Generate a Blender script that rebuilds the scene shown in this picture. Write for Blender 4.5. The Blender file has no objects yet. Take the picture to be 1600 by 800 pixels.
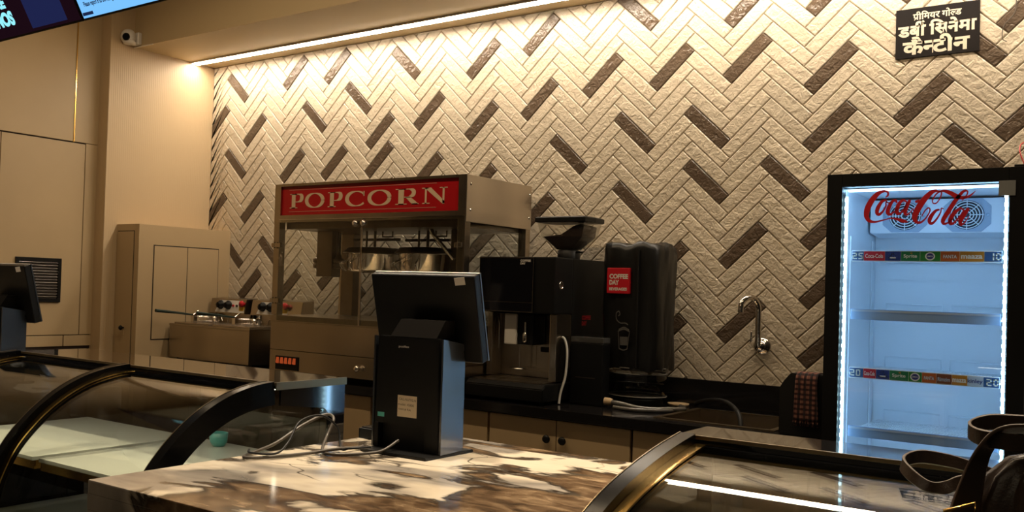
import bpy, bmesh, math, random
from math import pi, sin, cos, radians, sqrt
from mathutils import Vector, Matrix
random.seed(7)
SC = bpy.context.scene
COL = SC.collection

# ------------------------------------------------------------------ camera
CAMPOS = (5.21739, -4.69611, 1.45)
cd = bpy.data.cameras.new('camera')
cd.sensor_fit = 'HORIZONTAL'; cd.sensor_width = 36.0
cd.lens = 1527.832 / 1600 * 36.0
cd.shift_x = (800 - 539.866) / 1600
cd.shift_y = (417.157 - 400) / 1600
cd.clip_start = 0.05; cd.clip_end = 60
cam = bpy.data.objects.new('camera', cd); COL.objects.link(cam)
_r = Vector((0.76594004, 0.64206666, 0.03295838)); _d = Vector((0.01347926, 0.03521541, -0.99928884)); _f = Vector((-0.64277069, 0.76583959, 0.01831831))
cam.matrix_world = Matrix(((_r.x, -_d.x, -_f.x, CAMPOS[0]), (_r.y, -_d.y, -_f.y, CAMPOS[1]), (_r.z, -_d.z, -_f.z, CAMPOS[2]), (0, 0, 0, 1)))
SC.camera = cam
# ------------------------------------------------------------------ view + world
vs = SC.view_settings
SC.display_settings.display_device = 'sRGB'
vs.view_transform = 'Standard'; vs.look = 'None'; vs.gamma = 1.0; vs.use_curve_mapping = False
vs.exposure = 0.1
w = bpy.data.worlds.new('world'); SC.world = w; w.use_nodes = True
w.node_tree.nodes['Background'].inputs[0].default_value = (1.0, 0.78, 0.52, 1)
w.node_tree.nodes['Background'].inputs[1].default_value = 0.035
SC.cycles.use_denoising = True
SC.cycles.max_bounces = 10; SC.cycles.transparent_max_bounces = 24
SC.cycles.caustics_reflective = False; SC.cycles.caustics_refractive = False
SC.cycles.sample_clamp_indirect = 6.0
LED_POWER = 60.0          # radiance of the wall-washing strip
FRIDGE_POWER = 19.0
def area(name, loc, size, sizey, power, col, rot=(0, 0, 0), spread=180):
    l = bpy.data.lights.new(name, 'AREA'); l.shape = 'RECTANGLE'; l.size = size; l.size_y = sizey
    l.energy = power; l.color = col; l.spread = radians(spread)
    o = bpy.data.objects.new(name, l); COL.objects.link(o); o.location = loc; o.rotation_euler = rot
    return o
area('ceiling_lamp', (2.9, -1.75, 3.40), 4.6, 0.05, 40, (1, 0.76, 0.48))
area('hall_lamp', (2.6, -5.6, 3.38), 3.4, 0.25, 11, (1, 0.78, 0.52))
for _x, _y, _p in ((1.3, -3.4, 9), (2.4, -3.4, 9), (3.5, -2.45, 9), (4.3, -2.45, 9), (4.95, -2.5, 5)):
    area('downlight', (_x, _y, 3.40), 0.11, 0.11, _p, (1, 0.82, 0.6), spread=70)

# ------------------------------------------------------------------ materials
def nt(name):
    m = bpy.data.materials.new(name); m.use_nodes = True
    t = m.node_tree; b = t.nodes['Principled BSDF']
    return m, t, b
def mat(name, col, rough=0.5, metal=0.0, spec=0.5, coat=0.0, noise=0.0, nscale=20, bump=0.0, bscale=60):
    m, t, b = nt(name)
    b.inputs['Base Color'].default_value = (*col, 1); b.inputs['Roughness'].default_value = rough
    b.inputs['Metallic'].default_value = metal; b.inputs['Specular IOR Level'].default_value = spec
    b.inputs['Coat Weight'].default_value = coat; b.inputs['Coat Roughness'].default_value = 0.05
    tc = t.nodes.new('ShaderNodeTexCoord')
    n = t.nodes.new('ShaderNodeTexNoise'); n.inputs['Scale'].default_value = nscale; n.inputs['Detail'].default_value = 4
    t.links.new(tc.outputs['Object'], n.inputs['Vector'])
    mx = t.nodes.new('ShaderNodeMix'); mx.data_type = 'RGBA'; mx.blend_type = 'MULTIPLY'
    k = max(noise, 0.02)
    mx.inputs['Factor'].default_value = 1.0
    mr = t.nodes.new('ShaderNodeMapRange'); mr.inputs['To Min'].default_value = 1 - k; mr.inputs['To Max'].default_value = 1 + k
    t.links.new(n.outputs['Fac'], mr.inputs['Value'])
    mx.inputs['A'].default_value = (*col, 1)
    t.links.new(mr.outputs['Result'], mx.inputs['B']); t.links.new(mx.outputs['Result'], b.inputs['Base Color'])
    if bump:
        n2 = t.nodes.new('ShaderNodeTexNoise'); n2.inputs['Scale'].default_value = bscale; n2.inputs['Detail'].default_value = 5
        t.links.new(tc.outputs['Object'], n2.inputs['Vector'])
        bp = t.nodes.new('ShaderNodeBump'); bp.inputs['Strength'].default_value = bump; bp.inputs['Distance'].default_value = 0.004
        t.links.new(n2.outputs['Fac'], bp.inputs['Height']); t.links.new(bp.outputs['Normal'], b.inputs['Normal'])
    return m
def brushed(name, col, rough=0.32, axis=0):
    m, t, b = nt(name)
    b.inputs['Metallic'].default_value = 1.0; b.inputs['Base Color'].default_value = (*col, 1)
    tc = t.nodes.new('ShaderNodeTexCoord'); mp = t.nodes.new('ShaderNodeMapping')
    s = [420, 420, 420]; s[axis] = 5; mp.inputs['Scale'].default_value = s
    n = t.nodes.new('ShaderNodeTexNoise'); n.inputs['Scale'].default_value = 1; n.inputs['Detail'].default_value = 2
    t.links.new(tc.outputs['Object'], mp.inputs['Vector']); t.links.new(mp.outputs['Vector'], n.inputs['Vector'])
    mr = t.nodes.new('ShaderNodeMapRange'); mr.inputs['To Min'].default_value = rough - 0.03; mr.inputs['To Max'].default_value = rough + 0.05
    t.links.new(n.outputs['Fac'], mr.inputs['Value']); t.links.new(mr.outputs['Result'], b.inputs['Roughness'])
    mp2 = t.nodes.new('ShaderNodeMapping'); s2 = [2.6, 2.6, 2.6]; s2[axis] = 2.2; s2[2] = 0.9; mp2.inputs['Scale'].default_value = s2  # broad tone variation in the base colour imitates soft reflections in the steel
    n2 = t.nodes.new('ShaderNodeTexNoise'); n2.inputs['Scale'].default_value = 1.3; n2.inputs['Detail'].default_value = 1.5
    t.links.new(tc.outputs['Object'], mp2.inputs['Vector']); t.links.new(mp2.outputs['Vector'], n2.inputs['Vector'])
    r2 = t.nodes.new('ShaderNodeMapRange'); r2.inputs['From Min'].default_value = 0.3; r2.inputs['From Max'].default_value = 0.7; r2.inputs['To Min'].default_value = 0.74; r2.inputs['To Max'].default_value = 1.10
    t.links.new(n2.outputs['Fac'], r2.inputs['Value'])
    mx = t.nodes.new('ShaderNodeMix'); mx.data_type = 'RGBA'; mx.blend_type = 'MULTIPLY'; mx.inputs['Factor'].default_value = 1; mx.inputs['A'].default_value = (*col, 1)
    t.links.new(r2.outputs['Result'], mx.inputs['B']); t.links.new(mx.outputs['Result'], b.inputs['Base Color'])
    return m
def glow(name, col, s):
    m = bpy.data.materials.new(name); m.use_nodes = True; t = m.node_tree
    t.nodes.clear(); o = t.nodes.new('ShaderNodeOutputMaterial'); e = t.nodes.new('ShaderNodeEmission')
    e.inputs[0].default_value = (*col, 1); e.inputs[1].default_value = s; t.links.new(e.outputs[0], o.inputs[0])
    return m
def glass(name, tint=(1, 1, 1), ior=1.5, rough=0.0):
    m = bpy.data.materials.new(name); m.use_nodes = True; t = m.node_tree
    t.nodes.clear(); o = t.nodes.new('ShaderNodeOutputMaterial')
    tr = t.nodes.new('ShaderNodeBsdfTransparent'); tr.inputs[0].default_value = (*tint, 1)
    g = t.nodes.new('ShaderNodeBsdfGlossy'); g.inputs['Roughness'].default_value = rough
    # Schlick reflectance, the same on both faces of a thin pane
    ge = t.nodes.new('ShaderNodeNewGeometry'); dt = t.nodes.new('ShaderNodeVectorMath'); dt.operation = 'DOT_PRODUCT'
    t.links.new(ge.outputs['Normal'], dt.inputs[0]); t.links.new(ge.outputs['Incoming'], dt.inputs[1])
    def mth(op, a, b_):
        q = t.nodes.new('ShaderNodeMath'); q.operation = op
        for i, v in enumerate((a, b_)):
            if isinstance(v, (int, float)): q.inputs[i].default_value = v
            elif v is not None: t.links.new(v, q.inputs[i])
        return q.outputs[0]
    f0 = ((ior - 1) / (ior + 1)) ** 2
    c = mth('SUBTRACT', 1.0, mth('ABSOLUTE', dt.outputs['Value'], None))
    fr = mth('ADD', mth('MULTIPLY', mth('POWER', c, 5.0), 1 - f0), f0)
    mx = t.nodes.new('ShaderNodeMixShader')
    t.links.new(fr, mx.inputs[0]); t.links.new(tr.outputs[0], mx.inputs[1]); t.links.new(g.outputs[0], mx.inputs[2])
    t.links.new(mx.outputs[0], o.inputs[0])
    return m
M = {}
M['paint'] = mat('beige_paint', (0.52, 0.385, 0.23), 0.55, noise=0.03, nscale=3)
M['soffit'] = mat('soffit_paint', (0.50, 0.385, 0.22), 0.6, noise=0.03, nscale=3)
M['panel'] = mat('beige_panel', (0.47, 0.35, 0.20), 0.45, noise=0.10, nscale=2.5)
M['lam'] = mat('beige_laminate', (0.44, 0.32, 0.18), 0.42, noise=0.04, nscale=4)
M['gap'] = mat('dark_gap', (0.02, 0.012, 0.008), 0.8)
M['gold'] = mat('polished_brass', (0.85, 0.55, 0.17), 0.16, 1.0, noise=0.05)
M['black'] = mat('black_plastic', (0.005, 0.005, 0.005), 0.42, spec=0.25, noise=0.1)
M['blackgloss'] = mat('black_gloss', (0.005, 0.005, 0.006), 0.06, spec=0.8, coat=0.6)
M['blackmat'] = mat('black_matte', (0.007, 0.0065, 0.006), 0.55, spec=0.3, noise=0.1)
M['granite'] = mat('black_granite', (0.010, 0.009, 0.009), 0.13, noise=0.5, nscale=160)
M['archblack'] = mat('arch_black', (0.003, 0.003, 0.003), 0.22, spec=0.12)
M['casetop'] = mat('black_polished_top', (0.010, 0.009, 0.009), 0.04, spec=0.8, coat=0.8)
M['bronze'] = mat('bronze_edge', (0.22, 0.16, 0.09), 0.3, 0.9)
M['steel'] = brushed('brushed_steel', (0.50, 0.43, 0.34), 0.24, 0)
M['steelv'] = brushed('brushed_steel_upright', (0.50, 0.43, 0.34), 0.24, 2)
M['steels'] = brushed('brushed_steel_side', (0.62, 0.54, 0.43), 0.36, 1)
M['chrome'] = mat('chrome', (0.75, 0.70, 0.64), 0.10, 1.0)
M['darksteel'] = mat('dark_steel', (0.16, 0.13, 0.10), 0.32, 0.9, noise=0.2)
M['red'] = mat('sign_red', (0.38, 0.006, 0.010), 0.28)
M['cream'] = mat('letter_cream', (0.62, 0.47, 0.31), 0.5)
M['pinkline'] = mat('sign_line', (0.55, 0.25, 0.18), 0.5)
M['white'] = mat('white_plastic', (0.72, 0.68, 0.62), 0.4)
M['paper'] = mat('paper_label', (0.62, 0.52, 0.37), 0.8)
M['ink'] = mat('ink', (0.04, 0.025, 0.02), 0.8)
M['teal'] = mat('teal_plastic', (0.07, 0.36, 0.33), 0.35)
M['shelfwhite'] = mat('white_shelf', (0.74, 0.76, 0.66), 0.18)
M['glass'] = glass('clear_glass', (0.96, 0.97, 0.95))
M['caseglass'] = glass('display_glass', (0.95, 0.965, 0.94), 1.62)
M['smoke'] = glass('smoked_glass', (0.35, 0.36, 0.38), 1.55)
M['tankglass'] = glass('tank_plastic', (0.88, 0.88, 0.86), 1.75, 0.03)
M['led'] = glow('led_diffuser', (1.0, 0.86, 0.68), LED_POWER)
M['coldled'] = glow('cold_led', (0.55, 0.88, 1.0), 16.0)
M['coldbar'] = glow('cold_led_bar', (0.50, 0.85, 1.0), 3.0)
M['fridgein'] = mat('fridge_lining', (0.78, 0.84, 0.92), 0.4)
M['fridgegrey'] = mat('fridge_fan_plate', (0.34, 0.43, 0.56), 0.45)
M['fridgedark'] = mat('fan_void', (0.01, 0.015, 0.03), 0.6)
M['logored'] = mat('logo_red', (0.55, 0.008, 0.018), 0.4)
M['bean'] = mat('coffee_beans', (0.022, 0.010, 0.006), 0.4, noise=0.5, nscale=80)
M['coverbag'] = mat('black_nylon', (0.007, 0.0065, 0.006), 0.36, spec=0.4, bump=0.5, bscale=9)
M['leather'] = mat('brown_leather', (0.036, 0.021, 0.012), 0.34, noise=0.25, nscale=30, bump=0.12, bscale=250)
M['leatheredge'] = mat('leather_edge', (0.085, 0.052, 0.03), 0.45)
M['cable'] = mat('grey_cable', (0.06, 0.05, 0.038), 0.4)
M['hosewhite'] = mat('white_hose', (0.62, 0.60, 0.56), 0.4)
M['clearhose'] = mat('milky_hose', (0.10, 0.092, 0.08), 0.18, coat=.6)
M['tan'] = mat('tan_tray', (0.50, 0.36, 0.2), 0.6)
M['green'] = mat('green_grip', (0.006, 0.020, 0.014), 0.5)
M['yellow'] = mat('yellow_plate', (0.75, 0.45, 0.03), 0.5)
M['floor'] = mat('floor_tile', (0.10, 0.085, 0.065), 0.2, noise=0.2, nscale=4)
M['ceil'] = mat('ceiling_paint', (0.42, 0.34, 0.23), 0.7)
M['lens'] = mat('lens_black', (0.004, 0.004, 0.005), 0.08)
M['screenoff'] = mat('screen_glass', (0.006, 0.006, 0.008), 0.06)

def fluted():
    m, t, b = nt('ribbed_beige_paint')
    b.inputs['Base Color'].default_value = (0.52, 0.385, 0.23, 1); b.inputs['Roughness'].default_value = 0.5
    tc = t.nodes.new('ShaderNodeTexCoord'); sp = t.nodes.new('ShaderNodeSeparateXYZ')
    t.links.new(tc.outputs['Object'], sp.inputs[0])
    a = t.nodes.new('ShaderNodeMath'); a.operation = 'ADD'
    t.links.new(sp.outputs['X'], a.inputs[0]); t.links.new(sp.outputs['Y'], a.inputs[1])
    mlt = t.nodes.new('ShaderNodeMath'); mlt.operation = 'MULTIPLY'; mlt.inputs[1].default_value = 2 * pi / 0.016
    t.links.new(a.outputs[0], mlt.inputs[0])
    s = t.nodes.new('ShaderNodeMath'); s.operation = 'SINE'; t.links.new(mlt.outputs[0], s.inputs[0])
    bp = t.nodes.new('ShaderNodeBump'); bp.inputs['Strength'].default_value = 0.22; bp.inputs['Distance'].default_value = 0.0015
    t.links.new(s.outputs[0], bp.inputs['Height']); t.links.new(bp.outputs['Normal'], b.inputs['Normal'])
    return m
M['fluted'] = fluted()

def tilemat(name, col, rough):
    m, t, b = nt(name)
    tc = t.nodes.new('ShaderNodeTexCoord')
    at = t.nodes.new('ShaderNodeAttribute'); at.attribute_name = 'tint'
    n = t.nodes.new('ShaderNodeTexNoise'); n.inputs['Scale'].default_value = 14; n.inputs['Detail'].default_value = 4
    t.links.new(tc.outputs['Object'], n.inputs['Vector'])
    add = t.nodes.new('ShaderNodeMath'); add.operation = 'MULTIPLY_ADD'; add.inputs[1].default_value = 0.16
    t.links.new(n.outputs['Fac'], add.inputs[0]); t.links.new(at.outputs['Fac'], add.inputs[2])
    mx = t.nodes.new('ShaderNodeMix'); mx.data_type = 'RGBA'; mx.blend_type = 'MULTIPLY'; mx.inputs['Factor'].default_value = 1
    mx.inputs['A'].default_value = (*col, 1)
    t.links.new(add.outputs[0], mx.inputs['B']); t.links.new(mx.outputs['Result'], b.inputs['Base Color'])
    b.inputs['Roughness'].default_value = rough; b.inputs['Specular IOR Level'].default_value = 0.55
    n1 = t.nodes.new('ShaderNodeTexNoise'); n1.inputs['Scale'].default_value = 32; n1.inputs['Detail'].default_value = 4; n1.inputs['Distortion'].default_value = 0.8
    n2 = t.nodes.new('ShaderNodeTexNoise'); n2.inputs['Scale'].default_value = 130; n2.inputs['Detail'].default_value = 2
    t.links.new(tc.outputs['Object'], n1.inputs['Vector']); t.links.new(tc.outputs['Object'], n2.inputs['Vector'])
    ad = t.nodes.new('ShaderNodeMath'); ad.operation = 'MULTIPLY_ADD'; ad.inputs[1].default_value = 0.22
    t.links.new(n2.outputs['Fac'], ad.inputs[0]); t.links.new(n1.outputs['Fac'], ad.inputs[2])
    bp = t.nodes.new('ShaderNodeBump'); bp.inputs['Strength'].default_value = 1.0; bp.inputs['Distance'].default_value = 0.0066
    t.links.new(ad.outputs[0], bp.inputs['Height']); t.links.new(bp.outputs['Normal'], b.inputs['Normal'])
    return m
M['tile'] = tilemat('cream_rustic_tile', (0.60, 0.51, 0.385), 0.12)
M['tiledark'] = tilemat('brown_rustic_tile', (0.105, 0.072, 0.048), 0.11)
M['grout'] = mat('grout', (0.30, 0.24, 0.165), 0.9)

def marble():
    m, t, b = nt('patterned_marble'); N = t.nodes.new; L = t.links.new
    tc = N('ShaderNodeTexCoord'); mp = N('ShaderNodeMapping'); mp.inputs['Rotation'].default_value = (0, 0, radians(28)); mp.inputs['Scale'].default_value = (1.0, 1.9, 1.0); mp.inputs['Location'].default_value = (0.55, 0.3, 0)
    L(tc.outputs['Object'], mp.inputs['Vector'])
    def noise(sc, det=4, dist=0.0, off=0):
        n = N('ShaderNodeTexNoise'); n.inputs['Scale'].default_value = sc; n.inputs['Detail'].default_value = det; n.inputs['Distortion'].default_value = dist
        if off:
            q = N('ShaderNodeMapping'); q.inputs['Location'].default_value = (off, off * .7, off * .3); L(mp.outputs['Vector'], q.inputs['Vector']); L(q.outputs['Vector'], n.inputs['Vector'])
        else: L(mp.outputs['Vector'], n.inputs['Vector'])
        return n.outputs['Fac']
    def ramp(src, stops):
        r = N('ShaderNodeValToRGB'); e = r.color_ramp.elements
        e[0].position, e[0].color = stops[0][0], (*stops[0][1], 1); e[1].position, e[1].color = stops[-1][0], (*stops[-1][1], 1)
        for p, c in stops[1:-1]:
            x = e.new(p); x.color = (*c, 1)
        L(src, r.inputs['Fac']); return r.outputs['Color']
    def mix(f, a, bb, mode='MIX'):
        x = N('ShaderNodeMix'); x.data_type = 'RGBA'; x.blend_type = mode
        L(f, x.inputs['Factor']) if not isinstance(f, float) else setattr(x.inputs['Factor'], 'default_value', f)
        for s, v in (('A', a), ('B', bb)):
            if isinstance(v, tuple): x.inputs[s].default_value = (*v, 1)
            else: L(v, x.inputs[s])
        return x.outputs['Result']
    def bump(px, py, r, amp):
        q = N('ShaderNodeMapping'); q.vector_type = 'POINT'; q.inputs['Location'].default_value = (-(px - 3.906) / r, -(py + 2.8) / r, 0); q.inputs['Scale'].default_value = (1 / r, 1 / r, 0.0)
        L(tc.outputs['Object'], q.inputs['Vector'])
        ln = N('ShaderNodeVectorMath'); ln.operation = 'LENGTH'; L(q.outputs['Vector'], ln.inputs[0])
        mr = N('ShaderNodeMapRange'); mr.interpolation_type = 'SMOOTHSTEP'; mr.inputs['From Min'].default_value = 0; mr.inputs['From Max'].default_value = 1.5; mr.inputs['To Min'].default_value = amp; mr.inputs['To Max'].default_value = 0
        L(ln.outputs['Value'], mr.inputs['Value']); return mr.outputs['Result']
    def plus(a, c):
        q = N('ShaderNodeMath'); q.operation = 'ADD'; L(a, q.inputs[0]); L(c, q.inputs[1]); return q.outputs[0]
    big = noise(3.1, 8, 0.9)
    for px, py, r in ((3.80, -3.26, .13), (3.95, -3.10, .11), (4.10, -3.02, .12), (4.20, -2.78, .15), (4.34, -2.75, .18), (4.16, -2.42, .11), (3.84, -2.81, .08), (3.95, -2.69, .09), (3.70, -3.36, .08)): big = plus(big, bump(px, py, r, .15))
    for px, py, r in ((3.75, -2.98, .12), (3.95, -2.92, .09), (4.02, -2.56, .09), (3.80, -2.50, .12), (3.55, -2.90, .14), (3.49, -3.26, .14)): big = plus(big, bump(px, py, r, -.14))
    mask = ramp(big, [(0.535, (0, 0, 0)), (0.56, (1, 1, 1))])
    brown = ramp(noise(15, 12, 0.5, 3), [(0.28, (0.03, 0.019, 0.011)), (0.46, (0.115, 0.07, 0.038)), (0.60, (0.21, 0.14, 0.08)), (0.75, (0.36, 0.26, 0.16))])
    cream = ramp(noise(3.2, 5, 0.4, 7), [(0.3, (0.62, 0.53, 0.40)), (0.7, (0.74, 0.66, 0.53))])
    grey = ramp(noise(5, 6, 0.5, 11), [(0.3, (0.16, 0.145, 0.125)), (0.7, (0.42, 0.37, 0.31))])
    gsrc = noise(1.5, 4, 0.6, 17)
    for px, py, r in ((3.46, -3.29, .11), (3.55, -3.17, .09), (3.66, -2.24, .12), (3.78, -2.26, .1)): gsrc = plus(gsrc, bump(px, py, r, .30))
    gm = ramp(gsrc, [(0.54, (0, 0, 0)), (0.62, (1, 1, 1))])
    c = mix(gm, cream, grey)
    c = mix(mask, c, brown)
    edge = ramp(big, [(0.49, (0, 0, 0)), (0.538, (1, 1, 1)), (0.60, (0, 0, 0))])
    c = mix(edge, c, (0.022, 0.015, 0.010))
    v = N('ShaderNodeTexVoronoi'); v.feature = 'DISTANCE_TO_EDGE'; v.inputs['Scale'].default_value = 4.5
    wv = N('ShaderNodeMix'); wv.data_type = 'RGBA'; wv.inputs['Factor'].default_value = 0.22
    nn = N('ShaderNodeTexNoise'); nn.inputs['Scale'].default_value = 3; L(mp.outputs['Vector'], nn.inputs['Vector'])
    L(mp.outputs['Vector'], wv.inputs['A']); L(nn.outputs['Color'], wv.inputs['B']); L(wv.outputs['Result'], v.inputs['Vector'])
    vein = ramp(v.outputs['Distance'], [(0.0, (1, 1, 1)), (0.016, (0, 0, 0))])
    vm = ramp(noise(2.2, 3, 0, 23), [(0.50, (0, 0, 0)), (0.60, (1, 1, 1))])
    vv = mix(1.0, vein, vm, 'MULTIPLY')
    c = mix(vv, c, (0.05, 0.04, 0.03))
    L(c, b.inputs['Base Color']); b.inputs['Roughness'].default_value = 0.14
    return m
M['marble'] = marble()

def plaid():
    m, t, b = nt('plaid_cloth'); N = t.nodes.new; L = t.links.new
    tc = N('ShaderNodeTexCoord'); sp = N('ShaderNodeSeparateXYZ'); L(tc.outputs['Object'], sp.inputs[0])
    def stripe(o, period):
        a = N('ShaderNodeMath'); a.operation = 'MULTIPLY'; a.inputs[1].default_value = 2 * pi / period; L(o, a.inputs[0])
        s = N('ShaderNodeMath'); s.operation = 'SINE'; L(a.outputs[0], s.inputs[0])
        g = N('ShaderNodeMath'); g.operation = 'GREATER_THAN'; g.inputs[1].default_value = 0.1; L(s.outputs[0], g.inputs[0]); return g.outputs[0]
    a = stripe(sp.outputs['X'], 0.021); c = stripe(sp.outputs['Z'], 0.019)
    ad = N('ShaderNodeMath'); ad.operation = 'ADD'; L(a, ad.inputs[0]); L(c, ad.inputs[1])
    r = N('ShaderNodeValToRGB'); r.color_ramp.interpolation = 'CONSTANT'
    e = r.color_ramp.elements; e[0].color = (0.20, 0.085, 0.06, 1); e[0].position = 0; e[1].position = 0.34; e[1].color = (0.045, 0.016, 0.016, 1)
    x = e.new(0.8); x.color = (0.012, 0.01, 0.012, 1)
    mr = N('ShaderNodeMath'); mr.operation = 'MULTIPLY'; mr.inputs[1].default_value = 0.5; L(ad.outputs[0], mr.inputs[0]); L(mr.outputs[0], r.inputs['Fac'])
    L(r.outputs['Color'], b.inputs['Base Color']); b.inputs['Roughness'].default_value = 0.95
    return m
M['plaid'] = plaid()

# ------------------------------------------------------------------ mesh helpers
class MB:
    def __init__(s): s.v = []; s.f = []; s.m = []; s.sm = []
    def add(s, verts, faces, mi=0, smooth=False):
        b = len(s.v); s.v += [tuple(v) for v in verts]
        for f in faces: s.f.append([b + i for i in f]); s.m.append(mi); s.sm.append(smooth)
        return s
    def bm(s, bm, mi=0, smooth=False):
        bm.verts.ensure_lookup_table(); bm.verts.index_update()
        s.add([v.co[:] for v in bm.verts], [[v.index for v in f.verts] for f in bm.faces], mi, smooth); bm.free(); return s
    def box(s, x0, x1, y0, y1, z0, z1, bev=0.0, mi=0, seg=2, mx=None):
        bm = bmesh.new(); bmesh.ops.create_cube(bm, size=1)
        for v in bm.verts:
            v.co = Vector(((x0 + x1) / 2 + v.co.x * (x1 - x0), (y0 + y1) / 2 + v.co.y * (y1 - y0), (z0 + z1) / 2 + v.co.z * (z1 - z0)))
        if bev: bmesh.ops.bevel(bm, geom=bm.edges[:], offset=bev, segments=seg, affect='EDGES', profile=0.7)
        if mx is not None: bm.transform(mx)
        return s.bm(bm, mi, False)
    def prism(s, poly, axis, a, b, mi=0, bev=0.0, smooth=False):
        # poly: 2D loop in the two other axes (in xyz order), extruded along axis from a to b
        bm = bmesh.new()
        def P(p, t):
            q = [0, 0, 0]; q[axis] = t; o = [i for i in range(3) if i != axis]; q[o[0]], q[o[1]] = p; return q
        A = [bm.verts.new(P(p, a)) for p in poly]; B = [bm.verts.new(P(p, b)) for p in poly]
        n = len(poly)
        bm.faces.new(A); bm.faces.new(B[::-1])
        for i in range(n): bm.faces.new((A[i], B[i], B[(i + 1) % n], A[(i + 1) % n]))
        bmesh.ops.recalc_face_normals(bm, faces=bm.faces[:])
        if bev: bmesh.ops.bevel(bm, geom=bm.edges[:], offset=bev, segments=2, affect='EDGES')
        return s.bm(bm, mi, smooth)
    def cyl(s, c, r, a, b, axis=2, n=24, r2=None, mi=0, cap=True):
        r2 = r if r2 is None else r2
        o = [i for i in range(3) if i != axis]; V = []
        for t, rr in ((a, r), (b, r2)):
            for k in range(n):
                q = [0, 0, 0]; q[axis] = t; q[o[0]] = c[0] + rr * cos(2 * pi * k / n); q[o[1]] = c[1] + rr * sin(2 * pi * k / n); V.append(q)
        F = [[k, (k + 1) % n, n + (k + 1) % n, n + k] for k in range(n)]
        s.add(V, F, mi, True)
        if cap: s.add(V, [list(range(n))[::-1], list(range(n, 2 * n))], mi, False)
        return s
    def lathe(s, c, prof, axis=2, n=32, mi=0, smooth=True, sq=None):
        # prof: list of (radius, t); sq: superellipse exponent for rounded-square sections
        o = [i for i in range(3) if i != axis]; V = []
        for r, t in prof:
            for k in range(n):
                a = 2 * pi * k / n; ca, sa = cos(a), sin(a)
                if sq:
                    d = (abs(ca) ** sq + abs(sa) ** sq) ** (-1 / sq); ca *= d; sa *= d
                q = [0, 0, 0]; q[axis] = t; q[o[0]] = c[0] + r * ca; q[o[1]] = c[1] + r * sa; V.append(q)
        F = []
        for j in range(len(prof) - 1):
            for k in range(n):
                F.append([j * n + k, j * n + (k + 1) % n, (j + 1) * n + (k + 1) % n, (j + 1) * n + k])
        s.add(V, F, mi, smooth)
        if prof[0][0] > 1e-5: s.add(V[:n], [list(range(n))[::-1]], mi)
        if prof[-1][0] > 1e-5: s.add(V[-n:], [list(range(n))], mi)
        return s
    def tube(s, pts, r, n=10, mi=0, smooth_path=0, cap=True):
        P = [Vector(p) for p in pts]
        if smooth_path: P = crom(P, smooth_path)
        rr = r if hasattr(r, '__len__') else [r] * len(P)
        T = [(P[min(i + 1, len(P) - 1)] - P[max(i - 1, 0)]).normalized() for i in range(len(P))]
        up = Vector((0, 0, 1)) if abs(T[0].z) < 0.9 else Vector((1, 0, 0))
        N0 = (up - T[0] * up.dot(T[0])).normalized(); V = []
        for i, p in enumerate(P):
            N0 = (N0 - T[i] * N0.dot(T[i])).normalized(); B = T[i].cross(N0)
            for k in range(n):
                a = 2 * pi * k / n; V.append(p + (N0 * cos(a) + B * sin(a)) * rr[i])
        F = []
        for i in range(len(P) - 1):
            for k in range(n): F.append([i * n + k, i * n + (k + 1) % n, (i + 1) * n + (k + 1) % n, (i + 1) * n + k])
        s.add(V, F, mi, True)
        if cap: s.add(V[:n], [list(range(n))[::-1]], mi); s.add(V[-n:], [list(range(n))], mi)
        return s
    def sphere(s, c, r, n=20, mi=0, sc=(1, 1, 1)):
        bm = bmesh.new(); bmesh.ops.create_uvsphere(bm, u_segments=n, v_segments=n // 2 + 2, radius=r)
        for v in bm.verts: v.co = Vector((v.co.x * sc[0] + c[0], v.co.y * sc[1] + c[1], v.co.z * sc[2] + c[2]))
        return s.bm(bm, mi, True)
    def strip(s, pts, wid, thick, mi=0, sub=8, mie=None):
        # flat band along pts; wid: direction vector (or list) of the band's width
        P = [Vector(p) for p in pts]; W = [Vector(q) for q in wid] if hasattr(wid[0], '__len__') else [Vector(wid)] * len(P)
        if sub: P = crom(P, sub); W = crom(W, sub)
        V = []
        for i, p in enumerate(P):
            T = (P[min(i + 1, len(P) - 1)] - P[max(i - 1, 0)]).normalized(); n = T.cross(W[i]).normalized() * thick / 2; h = W[i] / 2
            e = h * 0.86
            V += [p + h, p + e + n, p - e + n, p - h, p - e - n, p + e - n]
        F = []; E = []
        for i in range(len(P) - 1):
            for k in range(6):
                q = [i * 6 + k, i * 6 + (k + 1) % 6, (i + 1) * 6 + (k + 1) % 6, (i + 1) * 6 + k]
                (F if k in (1, 4) else E).append(q)
        s.add(V, F, mi, True); s.add(V, E, mi if mie is None else mie, True)
        s.add(V[:6], [[0, 1, 2, 3, 4, 5]], mi); s.add(V[-6:], [[5, 4, 3, 2, 1, 0]], mi)
        return s
    def build(s, name, mats, parent=None, local=False, smooth=None, auto=None):
        me = bpy.data.meshes.new(name)
        off = Vector((0, 0, 0)) if (parent is None or local) else worldloc(parent)
        me.from_pydata([tuple(Vector(v) - off) for v in s.v], [], s.f)
        if not isinstance(mats, (list, tuple)): mats = [mats]
        for m in mats: me.materials.append(m)
        me.polygons.foreach_set('material_index', s.m); me.polygons.foreach_set('use_smooth', s.sm if smooth is None else [smooth] * len(s.sm))
        me.update()
        o = bpy.data.objects.new(name, me); COL.objects.link(o)
        if parent is not None: o.parent = parent
        return o
def worldloc(o):
    v = Vector(o.location)
    while o.parent: o = o.parent; v += Vector(o.location)
    return v
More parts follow.
